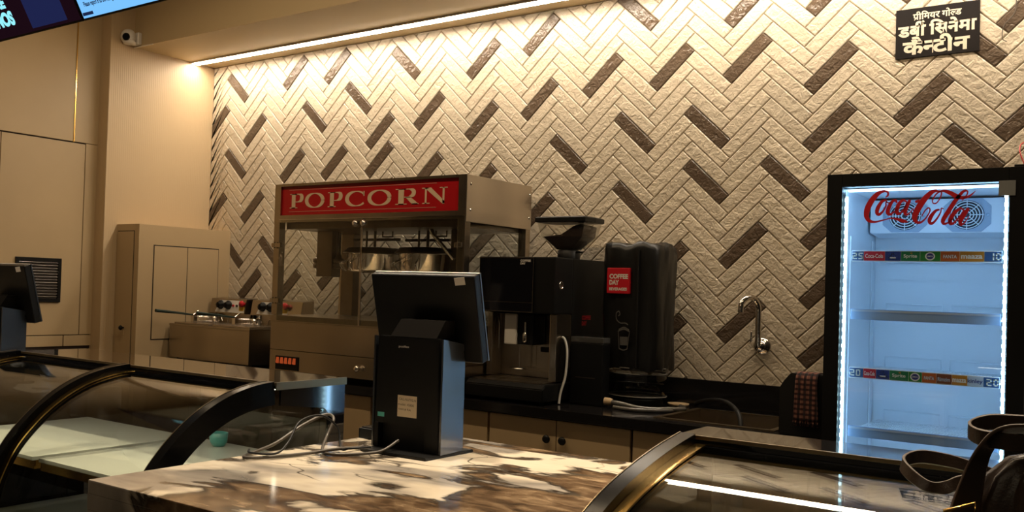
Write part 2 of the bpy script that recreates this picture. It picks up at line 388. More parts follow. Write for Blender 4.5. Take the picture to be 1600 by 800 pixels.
def crom(P, sub):
    out = []; n = len(P)
    for i in range(n - 1):
        p0 = P[max(i - 1, 0)]; p1 = P[i]; p2 = P[i + 1]; p3 = P[min(i + 2, n - 1)]
        for k in range(sub):
            t = k / sub
            out.append(0.5 * ((2 * p1) + (p2 - p0) * t + (2 * p0 - 5 * p1 + 4 * p2 - p3) * t * t + (3 * p1 - p0 - 3 * p2 + p3) * t ** 3))
    out.append(P[-1].copy()); return out
def thing(name, label, cat, loc=(0, 0, 0), group=None, rz=0):
    o = bpy.data.objects.new(name, None); COL.objects.link(o); o.empty_display_size = 0.05
    o.location = loc; o.rotation_euler = (0, 0, rz); return tag(o, label, cat, group)
def tag(o, label, cat, group=None):
    o['label'] = label; o['category'] = cat
    if group: o['group'] = group
    return o
def struct(o, label=None):
    o['kind'] = 'structure'
    if label: o['label'] = label
    return o
def kids(o): return [c for c in COL.objects if c.parent == o]
def dup(o, parent=None, loc=None, label=None, rz=None):
    ch = kids(o); c = o.copy(); COL.objects.link(c)
    if parent is not None: c.parent = parent
    if loc is not None: c.location = loc
    if rz is not None: c.rotation_euler = (0, 0, rz)
    if label: c['label'] = label
    for k in ch: dup(k, c)
    return c

# 2D lettering: everything is placed in a plane O + x*U + y*V, thickness along N
class Ink:
    def __init__(s, O, U, V, N, t=0.0008): s.O = Vector(O); s.U = Vector(U); s.V = Vector(V); s.N = Vector(N); s.t = t; s.mb = MB()
    def pt(s, x, y, h=0.0): return s.O + s.U * x + s.V * y + s.N * h
    def stroke(s, pts, sub=8, wscale=1.0, mi=0, ws=None):
        P = [Vector((p[0], p[1], (p[2] if len(p) > 2 else ws) * wscale)) for p in pts]
        if sub and len(P) > 2: P = crom(P, sub)
        A = []; n = len(P)
        for i, p in enumerate(P):
            d = Vector((P[min(i + 1, n - 1)].x - P[max(i - 1, 0)].x, P[min(i + 1, n - 1)].y - P[max(i - 1, 0)].y)); d = d.normalized() if d.length > 1e-9 else Vector((1, 0))
            q = Vector((-d.y, d.x)) * max(p.z, 1e-4) / 2
            A.append(((p.x + q.x, p.y + q.y), (p.x - q.x, p.y - q.y)))
        V = []; F = []
        for a, b in A: V += [s.pt(*a, s.t), s.pt(*b, s.t), s.pt(*a), s.pt(*b)]
        for i in range(n - 1):
            j = i * 4; k = j + 4
            F += [[j, j + 1, k + 1, k], [j + 2, j, k, k + 2], [j + 1, j + 3, k + 3, k + 1]]
        s.mb.add(V, F, mi); return s
    def poly(s, pts, mi=0, h=0.0):
        n = len(pts); V = [s.pt(x, y, s.t + h) for x, y in pts] + [s.pt(x, y) for x, y in pts]
        s.mb.add(V, [list(range(n))] + [[i, (i + 1) % n, n + (i + 1) % n, n + i] for i in range(n)], mi); return s
    def rect(s, x0, y0, x1, y1, mi=0, h=0.0): return s.poly([(x0, y0), (x1, y0), (x1, y1), (x0, y1)], mi, h)
    def ellipse(s, cx, cy, rx, ry, mi=0, n=28, h=0.0): return s.poly([(cx + rx * cos(2 * pi * k / n), cy + ry * sin(2 * pi * k / n)) for k in range(n)], mi, h)
    def text(s, body, x, y, w=None, h=None, mi=0, bold=0.0, hh=0.0):
        vs_, fs = glyphs(body, bold)
        x0 = min(v[0] for v in vs_); x1 = max(v[0] for v in vs_); y0 = min(v[1] for v in vs_); y1 = max(v[1] for v in vs_)
        kx = (w / (x1 - x0)) if w else (h / (y1 - y0)); ky = (h / (y1 - y0)) if h else kx
        s.mb.add([s.pt(x + (v[0] - x0) * kx, y + (v[1] - y0) * ky, s.t + hh) for v in vs_], fs, mi); return s
    def build(s, name, mats, parent): return s.mb.build(name, mats, parent)
_gc = {}
def glyphs(body, bold=0.0):
    if (body, bold) in _gc: return _gc[(body, bold)]
    c = bpy.data.curves.new('tmp', 'FONT'); c.body = body; c.size = 1; c.offset = bold; c.resolution_u = 6
    o = bpy.data.objects.new('tmp', c); COL.objects.link(o)
    dg = bpy.context.evaluated_depsgraph_get(); me = o.evaluated_get(dg).to_mesh()
    r = ([tuple(v.co) for v in me.vertices], [list(p.vertices) for p in me.polygons])
    o.evaluated_get(dg).to_mesh_clear(); bpy.data.objects.remove(o); bpy.data.curves.remove(c)
    _gc[(body, bold)] = r; return r

# ================================================================== THE SETTING
mb = MB(); mb.box(-0.6, 8, -8, 0.3, -0.1, 0.0); struct(mb.build('floor', M['floor']))
mb = MB(); mb.box(-0.6, 8, -8, 0.3, 3.45, 3.55); struct(mb.build('ceiling', M['ceil']))
# soffit over the back counter, with the strip-light slot
mb = MB(); mb.box(0.0, 8, -0.715, -0.0, 2.963, 3.45); struct(mb.build('soffit', M['soffit']))
# left wall: a pier that ends at y=-0.9 and a recessed panelled wall before it
mb = MB(); mb.box(-0.35, 0.0, -0.9, 0.2, 0, 3.45); struct(mb.build('wall_left', M['fluted']))
mb = MB(); mb.box(-0.35, -0.112, -8, -0.9, 0, 3.45); struct(mb.build('wall_left_recess', M['gap']))
def board(name, y0, y1, z0, z1, m='panel', x=-0.1):
    b = MB(); b.box(-0.112, x, y0, y1, z0, z1, 0.0015); return struct(b.build(name, M[m]))
board('trim_1', -1.077, -0.900, 2.303, 3.45); board('trim_2', -4.0, -1.085, 2.303, 3.45)
board('trim_3', -0.987, -0.900, 1.078, 2.300)
board('door_1', -1.582, -0.993, 1.078, 2.294); board('trim_4', -4.0, -1.588, 1.078, 2.294)
board('trim_5', -1.100, -0.900, 1.006, 1.073); board('trim_6', -4.0, -1.108, 1.006, 1.073)
board('trim_7', -4.0, -0.900, 0.0, 0.985)
b = MB(); b.box(-0.112, -0.096, -1.0845, -1.0775, 2.30, 3.45); struct(b.build('trim_8', M['gold']))

# back wall: herringbone of real tiles
TW, TL, PX, PZ, X0, Z0 = 0.0622254, 0.2566709, 0.3629875, 0.088, 0.18216, 2.8186721
DARK = {('b', 0, -1), ('b', 0, 5), ('b', 0, 12), ('b', 1, 12), ('b', 2, 2), ('b', 3, 1), ('b', 3, 14), ('b', 4, -1), ('b', 7, 6), ('b', 8, -2), ('b', 8, 5), ('b', 8, 9), ('b', 9, 5), ('b', 9, 8), ('b', 10, 8), ('b', 12, 2), ('b', 12, 7), ('f', 0, 1), ('f', 0, 8), ('f', 1, 2), ('f', 1, 8), ('f', 1, 14), ('f', 2, -2), ('f', 2, 5), ('f', 2, 14), ('f', 3, -2), ('f', 3, 5), ('f', 3, 13), ('f', 4, 3), ('f', 4, 5), ('f', 5, 2), ('f', 5, 6), ('f', 6, -1), ('f', 6, 3), ('f', 6, 7), ('f', 6, 11), ('f', 7, -2), ('f', 7, 2), ('f', 7, 9), ('f', 8, 1), ('f', 9, 1), ('f', 9, 12), ('f', 9, 16), ('f', 10, -2), ('f', 10, 1), ('f', 10, 11), ('f', 10, 15), ('f', 11, -2), ('f', 11, 2), ('f', 11, 5), ('f', 11, 10), ('f', 11, 13), ('f', 11, 16), ('f', 12, -2), ('f', 12, 4), ('f', 12, 8), ('f', 13, 0), ('f', 13, 5)}
def clip(poly, x0, x1, z0, z1):
    def cut(P, f, inter):
        o = []
        for i in range(len(P)):
            a, b_ = P[i - 1], P[i]; fa, fb = f(a), f(b_)
            if fa >= 0 and fb >= 0: o.append(b_)
            elif fa >= 0: o.append(inter(a, b_, fa, fb))
            elif fb >= 0: o.append(inter(a, b_, fa, fb)); o.append(b_)
        return o
    it = lambda a, b_, fa, fb: (a[0] + (b_[0] - a[0]) * fa / (fa - fb), a[1] + (b_[1] - a[1]) * fa / (fa - fb))
    for f in (lambda p: p[0] - x0, lambda p: x1 - p[0], lambda p: p[1] - z0, lambda p: z1 - p[1]):
        if len(poly) < 3: return []
        poly = cut(poly, f, it)
    return poly
def inset(P, d):
    n = len(P); out = []
    for i in range(n):
        a = Vector(P[i - 1]); c = Vector(P[i]); e = Vector(P[(i + 1) % n])
        u = (c - a).normalized(); v = (e - c).normalized(); nu = Vector((-u.y, u.x)); nv = Vector((-v.y, v.x))
        k = 1 + nu.dot(nv)
        if k < 0.2: return None
        q = c + (nu + nv) / k * d; out.append((q.x, q.y))
    return out
wall = MB(); tint = []
wall.box(-0.2, 8, 0.0, 0.25, 0, 3.45, mi=0)
tint += [1.0] * 6
e1 = Vector((1, 1)) / sqrt(2) * TW; e2 = Vector((1, -1)) / sqrt(2) * TW; LL = TL / TW
WX0, WX1, WZ0, WZ1 = 0.0, 6.4, 0.93, 2.963
for m_ in range(-2, 19):
    for n_ in range(-6, 28):
        P = Vector((X0 + m_ * PX, Z0 - n_ * PZ))
        for ori in 'bf':
            if ori == 'b': q = [P, P - e1, P - e1 + e2 * LL, P + e2 * LL]
            else:
                a = P - e1 * (1 + LL); q = [a, a + e2, P - e1 + e2, P - e1]
            q = [(v.x, v.y) for v in q]
            q = clip(q, WX0, WX1, WZ0, WZ1)
            q = [p for i, p in enumerate(q) if (Vector(p) - Vector(q[i - 1])).length > 1e-4]
            if len(q) < 3: continue
            area2 = sum(q[i - 1][0] * q[i][1] - q[i][0] * q[i - 1][1] for i in range(len(q)))
            if area2 < 0: q = q[::-1]
            if abs(area2) < 0.0006: continue
            r0 = inset(q, 0.0010)
            if not r0: continue
            rings = [(r0, 0.0), (r0, -0.0050)]
            for d, h in ((0.0018, -0.0076), (0.0044, -0.0098)):
                rr = inset(r0, d)
                if rr: rings.append((rr, h))
            n = len(q); V = [(x, h, z) for r_, h in rings for x, z in r_]; F = []
            for j in range(len(rings) - 1):
                for k in range(n): F.append([j * n + k, j * n + (k + 1) % n, (j + 1) * n + (k + 1) % n, (j + 1) * n + k])
            F.append([(len(rings) - 1) * n + k for k in range(n)])
            mi = 2 if (ori, m_, n_) in DARK else 1
            wall.add(V, F, mi); tint += [random.uniform(0.84, 0.98)] * len(F)
wo = wall.build('wall_back', [M['grout'], M['tile'], M['tiledark']])
at = wo.data.attributes.new('tint', 'FLOAT', 'FACE'); at.data.foreach_set('value', tint)
struct(wo)

# LED strip in the soffit
t = thing('led_strip_light', 'long bright linear light in the soffit washing the tiled wall', 'light', (0.0, -0.2, 2.963))
b = MB(); b.box(0.005, 6.4, -0.236, -0.168, 2.951, 2.963); b.build('housing', M['white'], t)
b = MB(); b.box(0.02, 6.4, -0.230, -0.204, 2.9485, 2.9508); b.build('diffuser', M['led'], t)
b = MB(); b.box(0.02, 6.4, -0.200, -0.174, 2.9485, 2.9508); b.build('diffuser', M['led'], t)

# ================================================================== BACK COUNTER
CT = 0.925; CF = -0.735
SX0, SX1, SY0, SY1 = 3.56, 4.02, -0.60, -0.12          # sink opening
t = thing('worktop', 'black polished granite worktop along the tiled back wall', 'worktop', (2.1, -0.35, 0.88))
b = MB()
b.box(0.236, SX0, CF, -0.002, 0.88, CT, 0.003); b.box(SX1, 4.235, CF, -0.002, 0.88, CT, 0.003)
b.box(SX0, SX1, CF, SY0, 0.88, CT); b.box(SX0, SX1, SY1, -0.002, 0.88, CT)
b.build('slab', M['granite'], t)
b = MB(); b.box(0.236, 4.235, -0.024, -0.0104, CT + .0005, 1.055, 0.002); struct(b.build('trim_10', M['granite']), 'black granite upstand along the foot of the tiles')
# base cabinets
cab = thing('base_cabinet', 'beige base cabinet below the coffee machine and clear water tank', 'cabinet', (3.131, -0.36, 0), 'base cabinets under the back counter')
w2 = 0.353
b = MB()
b.box(-w2 + .001, -w2 + .019, -.32, .34, 0.1, .878); b.box(w2 - .019, w2 - .001, -.32, .34, 0.1, .878); b.box(-w2 + .019, w2 - .019, -.32, .34, 0.1, .118)
b.box(-w2 + .019, w2 - .019, .32, .34, 0.118, .60); b.box(-w2 + .02, w2 - .02, -.25, .30, 0.0, 0.1); b.box(-w2 + .019, w2 - .019, -.32, -.30, .862, .878)
b.build('body', M['gap'], cab, local=True)
for sx in (-1, 1):
    b = MB(); x0, x1 = (-w2 + .006, -.002) if sx < 0 else (.002, w2 - .006)
    b.box(x0, x1, -.342, -.3205, .12, .872, .0015); d = b.build('door', M['lam'], cab, local=True)
    b = MB(); b.lathe((sx * .039, 0.787), [(.006, -.342), (.006, -.352), (.016, -.356), (.019, -.362), (.017, -.368), (.010, -.371), (0, -.372)], axis=1, n=20); b.build('knob', M['black'], d, local=True)
for x, lab in ((2.424, 'beige base cabinet below the popcorn machine, half hidden by the touch terminal'), (3.838, 'beige base cabinet below the sink, behind the right display case'), (1.717, 'beige base cabinet below the left half of the popcorn machine'), (1.010, 'beige base cabinet below the fryers')):
    dup(cab, None, (x, -0.36, 0), lab)
b = MB(); b.box(0.237, 0.655, -.70, -.02, 0, .878); tag(b.build('filler_cabinet', M['lam']), 'plain beige filler cabinet between the corner cabinet and the drawers', 'cabinet')

# corner cabinet
t = thing('corner_cabinet', 'tall beige box cabinet standing against the left wall beside the fryers', 'cabinet', (0.115, -0.4, 0))
b = MB(); b.box(0.001, 0.231, -0.798, -0.0095, 0, 1.795, 0.002); b.build('body', M['lam'], t)
b = MB(); b.box(0.231, 0.2325, -0.679, -0.115, 1.055, 1.668); b.build('door_gap', M['gap'], t)
for y0, y1 in ((-0.673, -0.398), (-0.392, -0.121)):
    b = MB(); b.box(0.2325, 0.2355, y0, y1, 1.062, 1.661, .001); b.build('door', M['lam'], t)
b = MB(); b.box(0.016, 0.186, -0.7995, -0.798, 0.30, 1.752); b.build('side_gap', M['gap'], t)
b = MB(); b.box(0.020, 0.182, -0.803, -0.7995, 0.31, 1.747, .001); d = b.build('side_door', M['lam'], t)
b = MB(); b.lathe((0.113, 1.13), [(.005, -.803), (.005, -.815), (.013, -.82), (.016, -.828), (.011, -.836), (0, -.838)], axis=1, n=18); b.build('knob', M['black'], d)
b = MB(); b.box(0.109, 0.117, -.806, -.8035, 1.085, 1.115); b.build('keyhole_tag', M['tan'], d)

# ------------------------------------------------------------------ fryers
FX0, FX1, FY0, FY1, FZ = 0.262, 1.0, -0.55, -0.07, 1.165
t = thing('deep_fryer', 'stainless double tank deep fryer with two control boxes on the back counter', 'fryer', (0.63, -0.3, CT))
b = MB(); b.box(FX0, FX1, FY0, FY1, CT + .02, FZ - .012, .003); b.build('tank_body', M['steel'], t)
for x in (FX0 + .05, FX1 - .05):
    for y in (FY0 + .05, FY1 - .05):
        b = MB(); b.cyl((x, y), .018, CT, CT + .02, n=14); b.build('foot', M['black'], t)
b = MB(); b.box(FX0 - .002, FX1 + .002, FY0 - .002, FY1, FZ - .012, FZ, .002); b.build('rim', M['steel'], t)
for i, (x0, x1) in enumerate(((.285, .615), (.65, .98))):
    b = MB(); b.box(x0, x1, -.53, -.24, FZ, FZ + .010, .003); l = b.build('lid', M['steel'], t)
    b = MB(); b.lathe(((x0 + x1) / 2 + .03, -.36), [(.010, FZ + .01), (.008, FZ + .022), (.016, FZ + .030), (.018, FZ + .040), (.012, FZ + .050), (0, FZ + .053)], n=18); b.build('knob', M['chrome'], l)
    # control box, sloping front
    c0, c1 = (.262, .600) if i == 0 else (.655, 1.10)
    b = MB(); b.prism([(-.21, 1.235), (-.19, 1.332), (-.085, 1.340), (-.085, FZ), (-.12, FZ), (-.12, 1.235)], 0, c0, c1, bev=.002); cb = b.build('control_box', M['steel'], t)
    b = MB(); s_ = .02 / .097
    def fy(z): return -.21 + (z - 1.235) * s_ - .001
    px0 = c0 + .055; px1 = c0 + .335
    b.add([(px0, fy(1.243), 1.243), (px1, fy(1.243), 1.243), (px1 - .03, fy(1.322), 1.322), (px0 + .03, fy(1.322), 1.322)], [[0, 1, 2, 3]]); b.build('face_plate', M['white'], cb)
    for kx in (.105, .178):
        b = MB(); z = 1.29; y = fy(z)
        b.lathe((c0 + kx, z), [(.031, y), (.031, y - .006), (.022, y - .008), (.020, y - .03), (.0, y - .031)], axis=1, n=22); b.box(c0 + kx - .004, c0 + kx + .004, y - .036, y - .03, z - .018, z + .018); b.build('dial', M['black'], cb)
    for kx, mm in ((.225, 'logored'), (.26, 'ink')):
        b = MB(); b.cyl((c0 + kx, 1.288), .008, fy(1.288) - .008, fy(1.288), 1, 14); b.build('indicator', M[mm], cb)
    b = MB(); b.box(c0 + .282, c0 + .325, fy(1.275) - .004, fy(1.275) + .002, 1.25, 1.302, .001); pl = b.build('stop_plate', M['yellow'], cb)
    b = MB(); b.lathe((c0 + .318, 1.302), [(.012, fy(1.30)), (.012, fy(1.30) - .012), (.021, fy(1.30) - .016), (.021, fy(1.30) - .026), (0, fy(1.3) - .028)], axis=1, n=18); b.build('stop_button', M['logored'], pl)
b = MB(); b.box(.607, .637, -.16, -.13, FZ, 1.335, .003); b.build('divider_post', M['blackgloss'], t)
for x in (.33, .45, .70, .82, .90):
    b = MB(); b.tube([(x, -.215, FZ), (x + .012, -.215, FZ + .04), (x + .05, -.215, FZ + .05), (x + .07, -.215, FZ + .02)], .004, 6, smooth_path=5); b.build('heater_tube', M['chrome'], t)
def basket(x, label):
    t = thing('fryer_basket', label, 'basket', (x, -.42, FZ + .012), 'baskets with green handles on the fryers')
    b = MB(); b.tube([(x - .01, -.72, 1.249), (x, -.56, 1.236), (x + .005, -.42, 1.222)], [.011, .008, .006], 8); b.build('handle', M['green'], t)
    b = MB(); b.box(x - .008, x + .018, -.428, -.395, FZ + .012, 1.226, .002); b.tube([(x + .005, -.42, 1.222), (x + .006, -.39, 1.24), (x + .008, -.375, 1.25)], .006, 6); b.build('bracket', M['chrome'], t)
    x0, x1, y0, y1, z = x - .045, x + .075, -.394, -.255, FZ + .045
    b = MB(); b.tube([(x0, y0, z), (x1, y0, z), (x1, y1, z), (x0, y1, z), (x0, y0, z)], .003, 6)
    for k in range(9):
        xx = x0 + (x1 - x0) * k / 8; b.tube([(xx, y0, z), (xx, y0, z - .030), (xx, y1, z - .030), (xx, y1, z)], .0012, 5)
    for k in range(4):
        y = y0 + (y1 - y0) * k / 3; b.tube([(x0, y, z), (x0, y, z - .030), (x1, y, z - .030), (x1, y, z)], .0012, 5)
    b.build('wire_cage', M['chrome'], t)
basket(.335, 'wire fryer basket with the long green handle nearest the corner cabinet')
basket(.725, 'wire fryer basket with its green handle nearer the popcorn machine')

# ------------------------------------------------------------------ popcorn machine
PX0, PX1, PY0, PY1 = 1.275, 2.572, -0.635, -0.02
t = thing('popcorn_machine', 'stainless steel popcorn machine with red sign on the back counter', 'popcorn machine', (1.92, -0.33, CT))
for x in (PX0 + .06, PX1 - .06):
    for y in (PY0 + .06, PY1 - .06):
        b = MB(); b.lathe((x, y), [(.022, CT), (.022, CT + .006), (.014, CT + .01), (.014, CT + .036)], n=16); b.build('foot', M['black'], t)
b = MB(); b.box(PX0, PX1, PY0, PY1, .961, 1.075, .002); b.build('drawer_base', M['steel'], t)
b = MB(); b.box(PX0, PX1, PY0, PY1, 1.078, 1.236, .002); b.box(PX0 - .002, PX1 + .002, PY0 - .004, PY1, 1.237, 1.272, .002); b.build('cabinet_base', M['steel'], t)
b = MB(); b.lathe((1.935, 1.016), [(.010, PY0), (.008, PY0 - .012), (.016, PY0 - .018), (.018, PY0 - .026), (.010, PY0 - .033), (0, PY0 - .034)], axis=1, n=18); b.build('drawer_knob', M['chrome'], t)
b = MB(); b.box(1.326, 1.50, PY0 - .006, PY0 - .0005, .966, 1.043, .002); sw = b.build('switch_panel', M['black'], t)
M['switch'] = glow('lit_switch', (1.0, 0.16, 0.04), 0.28)
for k in range(5):
    b = MB(); x = 1.335 + k * .032; b.prism([(PY0 - .006, 1.0), (PY0 - .015, 1.004), (PY0 - .009, 1.034), (PY0 - .006, 1.036)], 0, x, x + .020, bev=.001); b.build('rocker_switch', M['switch'], sw)
for x0 in (PX0, PX1 - .045):
    for y0, nm in ((PY0, 'corner_post'), (PY1 - .045, 'corner_post')):
        b = MB(); b.box(x0, x0 + .045, y0, y0 + .045, 1.273, 1.80, .002); b.build(nm, M['steelv'], t)
# top box
b = MB(); b.box(PX0, PX1, PY0 + .02, PY1, 1.80, 2.018, .002)
b.box(PX0, PX1, PY0, PY0 + .02, 1.80, 1.840); b.box(PX0, PX1, PY0, PY0 + .02, 2.004, 2.018); b.box(PX0, PX0 + .045, PY0, PY0 + .02, 1.840, 2.004); b.box(PX1 - .045, PX1, PY0, PY0 + .02, 1.840, 2.004)
b.build('top_box', M['steel'], t)
b = MB(); b.box(PX1 + .0005, PX1 + .003, PY0 + .002, PY1, 1.785, 2.018, .001); sp = b.build('side_panel', M['steels'], t)
for y in (PY0 + .035, PY1 - .02):
    for z in (1.845, 1.972):
        b = MB(); b.lathe((y, z), [(.007, PX1 + .003), (.006, PX1 + .006), (0, PX1 + .007)], axis=0, n=12); b.build('screw', M['chrome'], sp)
b = MB(); b.box(PX0 + .046, PX1 - .046, PY0 + .012, PY0 + .0195, 1.8405, 2.0035); sg = b.build('sign_panel', M['red'], t)
# POPCORN in serif capitals
sx0, sx1, sz0, sz1 = PX0 + .046, PX1 - .046, 1.8405, 2.0035
ink = Ink((sx0, PY0 + .012, sz0), (sx1 - sx0, 0, 0), (0, 0, sz1 - sz0), (0, -1, 0), .0012)
ink.rect(.045, .865, .885, .880); ink.rect(.045, .115, .885, .130)
ink.build('sign_lines', M['pinkline'], sg)
ASP = (sz1 - sz0) / (sx1 - sx0)
def serif(ch, x, wd, z=.24, h=.50):
    ik = Ink((sx0, PY0 + .012, sz0), (sx1 - sx0, 0, 0), (0, 0, sz1 - sz0), (0, -1, 0), .0012)
    def X(u): return x + u * wd
    def Z(v): return z + v * h
    R = lambda a, c, d, e: ik.rect(X(a), Z(c), X(d), Z(e))
    def S(pts):  # stroke in metric-isotropic space
        k2 = Ink((sx0 + X(0) * (sx1 - sx0), PY0 + .012, sz0 + Z(0) * (sz1 - sz0)), (1, 0, 0), (0, 0, 1), (0, -1, 0), .0012)
        W = wd * (sx1 - sx0); H = h * (sz1 - sz0)
        k2.stroke([(p[0] * W, p[1] * H, p[2] * H) for p in pts]); ik.mb.add(k2.mb.v, k2.mb.f)
    if ch in 'PR':
        R(.14, 0, .40, 1); R(.0, 0, .54, .055); R(.0, .945, .50, 1)
        top, bot = (.97, .44) if ch == 'P' else (.97, .47)
        S([(.38, top, .06), (.66, top - .01, .08), (.82, top - .10, .26), (.86, (top + bot) / 2, .33), (.80, bot + .10, .26), (.62, bot + .0, .08), (.38, bot, .06)])
        if ch == 'R':
            ik.poly([(X(.46), Z(.48)), (X(.70), Z(.48)), (X(1.06), Z(.055)), (X(1.06), Z(0)), (X(.80), Z(0))]); R(.78, 0, 1.10, .055)
    elif ch == 'O':
        S([(.5 + .42 * cos(a), .5 + .475 * sin(a), .06 + .25 * abs(cos(a)) ** 1.5) for a in [2 * pi * k / 24 for k in range(25)]])
    elif ch == 'C':
        A = [radians(38 + k * (360 - 76) / 22) for k in range(23)]
        S([(.52 + .45 * cos(a), .5 + .475 * sin(a), .06 + (.26 if cos(a) < 0 else .12) * abs(cos(a)) ** 1.4) for a in A])
        R(.85, .66, .90, .98)
    elif ch == 'N':
        R(.10, 0, .17, 1); R(.80, 0, .87, 1); R(0, 0, .29, .055); R(.68, .945, .99, 1); R(-.02, .945, .25, 1)
        ik.poly([(X(.08), Z(1)), (X(.34), Z(1)), (X(.87), Z(.14)), (X(.87), Z(-.02)), (X(.80), Z(-.02))])
    ik.build('letter', M['cream'], sg)
for ch, x, wd in (('P', .050, .088), ('O', .147, .118), ('P', .287, .088), ('C', .392, .120), ('O', .518, .132), ('R', .672, .112), ('N', .814, .128)): serif(ch, x, wd)
# two glass doors
for x0, x1, kx in ((PX0 + .048, 1.928, 1.900), (1.932, PX1 - .012, 1.955)):
    b = MB(); b.box(x0, x1, PY0 - .010, PY0 - .004, 1.243, 1.812); d = b.build('glass_door', M['glass'], t)
    b = MB(); b.lathe((kx, 1.785), [(.010, PY0 - .011), (.008, PY0 - .02), (.017, PY0 - .026), (.018, PY0 - .034), (.010, PY0 - .042), (0, PY0 - .043)], axis=1, n=18); b.build('door_knob', M['chrome'], d)
    b = MB(); b.box(x0, x1, PY0 - .0112, PY0 - .0032, 1.812, 1.8155); xe = x1 - .003 if kx < 1.93 else x0; b.box(xe, xe + .003, PY0 - .0112, PY0 - .0032, 1.243, 1.812); b.build('bright_edge', M['chrome'], d)
    hx = PX0 + .02 if kx < 1.93 else PX1 - .03
    for hz in (1.355, 1.67):
        b = MB(); b.box(hx - .02, hx + .05 if kx < 1.93 else hx + .022, PY0 - .017, PY0 - .001, hz - .012, hz + .012, .003); b.cyl((hx, PY0 - .012), .006, hz - .018, hz + .018, n=10); b.build('hinge', M['steel'], d)
# side glass, back post, hanging machinery
b = MB(); b.box(PX1 - .03, PX1 - .025, PY0 + .05, PY1 - .05, 1.273, 1.80); b.build('side_glass', M['glass'], t)
b = MB(); b.box(1.345, 1.44, -.13, -.07, 1.273, 1.80, .002); b.build('rear_channel', M['darksteel'], t)
b = MB(); b.box(PX0 + .05, PX1 - .05, PY0 + .05, PY1 - .01, 1.765, 1.799); b.build('ceiling_tray', M['darksteel'], t)
b = MB(); b.box(1.365, 1.482, -.37, -.29, 1.50, 1.765, .002); ar = b.build('gear_housing', M['darksteel'], t)
b = MB()
for x in (1.345, 1.50): b.lathe((x, -.33), [(.03, 1.55), (.034, 1.56), (.034, 1.575), (.026, 1.58), (.034, 1.588), (.034, 1.605), (.02, 1.61), (.012, 1.64), (.010, 1.765)], n=18)
b.build('counterweight', M['darksteel'], ar)
for cx in (1.765, 2.13):
    b = MB(); b.lathe((cx, -.33), [(.02, 1.525), (.125, 1.53), (.150, 1.545), (.155, 1.63), (.160, 1.634)], n=36); kt = b.build('kettle', M['chrome'], t)
    b = MB(); b.lathe((cx, -.33), [(.178, 1.636), (.176, 1.642), (.150, 1.668), (.05, 1.674), (0, 1.676)], n=36); b.build('kettle_lid', M['darksteel'], kt)
    b = MB(); b.cyl((cx, -.33), .008, 1.674, 1.765, n=10); b.cyl((cx - .06, -.33), .006, 1.66, 1.765, n=10); b.tube([(cx + .03, -.30, 1.765), (cx + .03, -.30, 1.735), (cx + .10, -.30, 1.735), (cx + .10, -.30, 1.765)], .005, 8); b.build('stirrer_rod', M['darksteel'], kt)
    b = MB()
    for a in (-.9, -.5, -.1, .3): b.tube([(cx + .15 * sin(a), -.33 - .15 * cos(a), 1.60), (cx + .19 * sin(a), -.33 - .19 * cos(a), 1.575), (cx + .165 * sin(a), -.33 - .165 * cos(a), 1.535)], .005, 6, smooth_path=4)
    b.build('kettle_loops', M['chrome'], kt)
b = MB(); b.tube([(1.54, -.25, 1.722), (1.88, -.25, 1.722)], .008, 8); b.tube([(1.92, -.25, 1.718), (2.22, -.25, 1.718)], .008, 8); b.build('cross_bar', M['darksteel'], t)
b = MB(); b.tube([(2.235, -.45, 1.765), (2.25, -.45, 1.735), (2.385, -.45, 1.607)], [.012, .011, .010], 10); b.build('tipping_handle', M['chrome'], t)
b = MB(); b.box(2.30, 2.36, -.36, -.28, 1.45, 1.765, .003); b.build('hanger_plate', M['darksteel'], t)

def remap(o, fn):
    for c in kids(o):
        if c.type == 'MESH':
            w_ = worldloc(c)
            for v in c.data.vertices: v.co = Vector(fn(*(v.co + w_))) - w_
        remap(c, fn)
remap(t, lambda x, y, z: (1.338 + (x - 1.275) * 1.284 / 1.297, -.715 + (y + .635) * .630 / .615, CT + (z - CT) * 1.0805 / 1.093))

# ------------------------------------------------------------------ coffee machine
CX0, CX1 = 2.632, 3.040
t = thing('coffee_machine', 'black automatic coffee machine with bean hopper beside the popcorn machine', 'coffee machine', (2.84, -0.33, CT))
for x in (CX0 + .05, CX1 - .05):
    for y in (-.60, -.08):
        b = MB(); b.cyl((x, y), .02, CT, CT + .016, n=14); b.build('foot', M['black'], t)
b = MB(); b.prism([(-.69, .942), (-.02, .942), (-.02, 1.02), (-.665, 1.02), (-.69, 1.0)], 0, CX0 + .001, CX1 + .01, bev=.004); b.build('base', M['black'], t)
b = MB(); b.box(CX0 + .025, CX1 - .02, -.655, -.41, 1.0205, 1.026)
tray = b.build('drip_tray', M['steel'], t)
b = MB()
for k in range(5):
    x = CX0 + .05 + k * .066; b.box(x, x + .05, -.645, -.42, 1.0262, 1.028)
b.build('grate_slots', M['chrome'], tray)
b = MB(); b.box(CX0, CX1, -.405, -.02, 1.021, 1.612, .004); b.build('rear_body', M['black'], t)
b = MB(); b.box(CX0 + .012, CX1 - .012, -.4085, -.4055, 1.03, 1.335); b.build('steel_back', M['steelv'], t)
b = MB(); b.box(CX0, CX1, -.585, -.405, 1.345, 1.612, .006); hd = b.build('head', M['black'], t)
b = MB(); b.box(CX0 + .002, CX0 + .300, -.592, -.586, 1.348, 1.608, .003); sc_ = b.build('screen', M['screenoff'], hd)
b = MB()
for (x0, x1, z0, z1) in ((CX0 + .002, CX0 + .300, 1.605, 1.608), (CX0 + .002, CX0 + .300, 1.348, 1.351), (CX0 + .002, CX0 + .005, 1.351, 1.605), (CX0 + .297, CX0 + .300, 1.351, 1.605), (CX0 + .005, CX0 + .297, 1.393, 1.3945)):
    b.box(x0, x1, -.5935, -.5915, z0, z1)
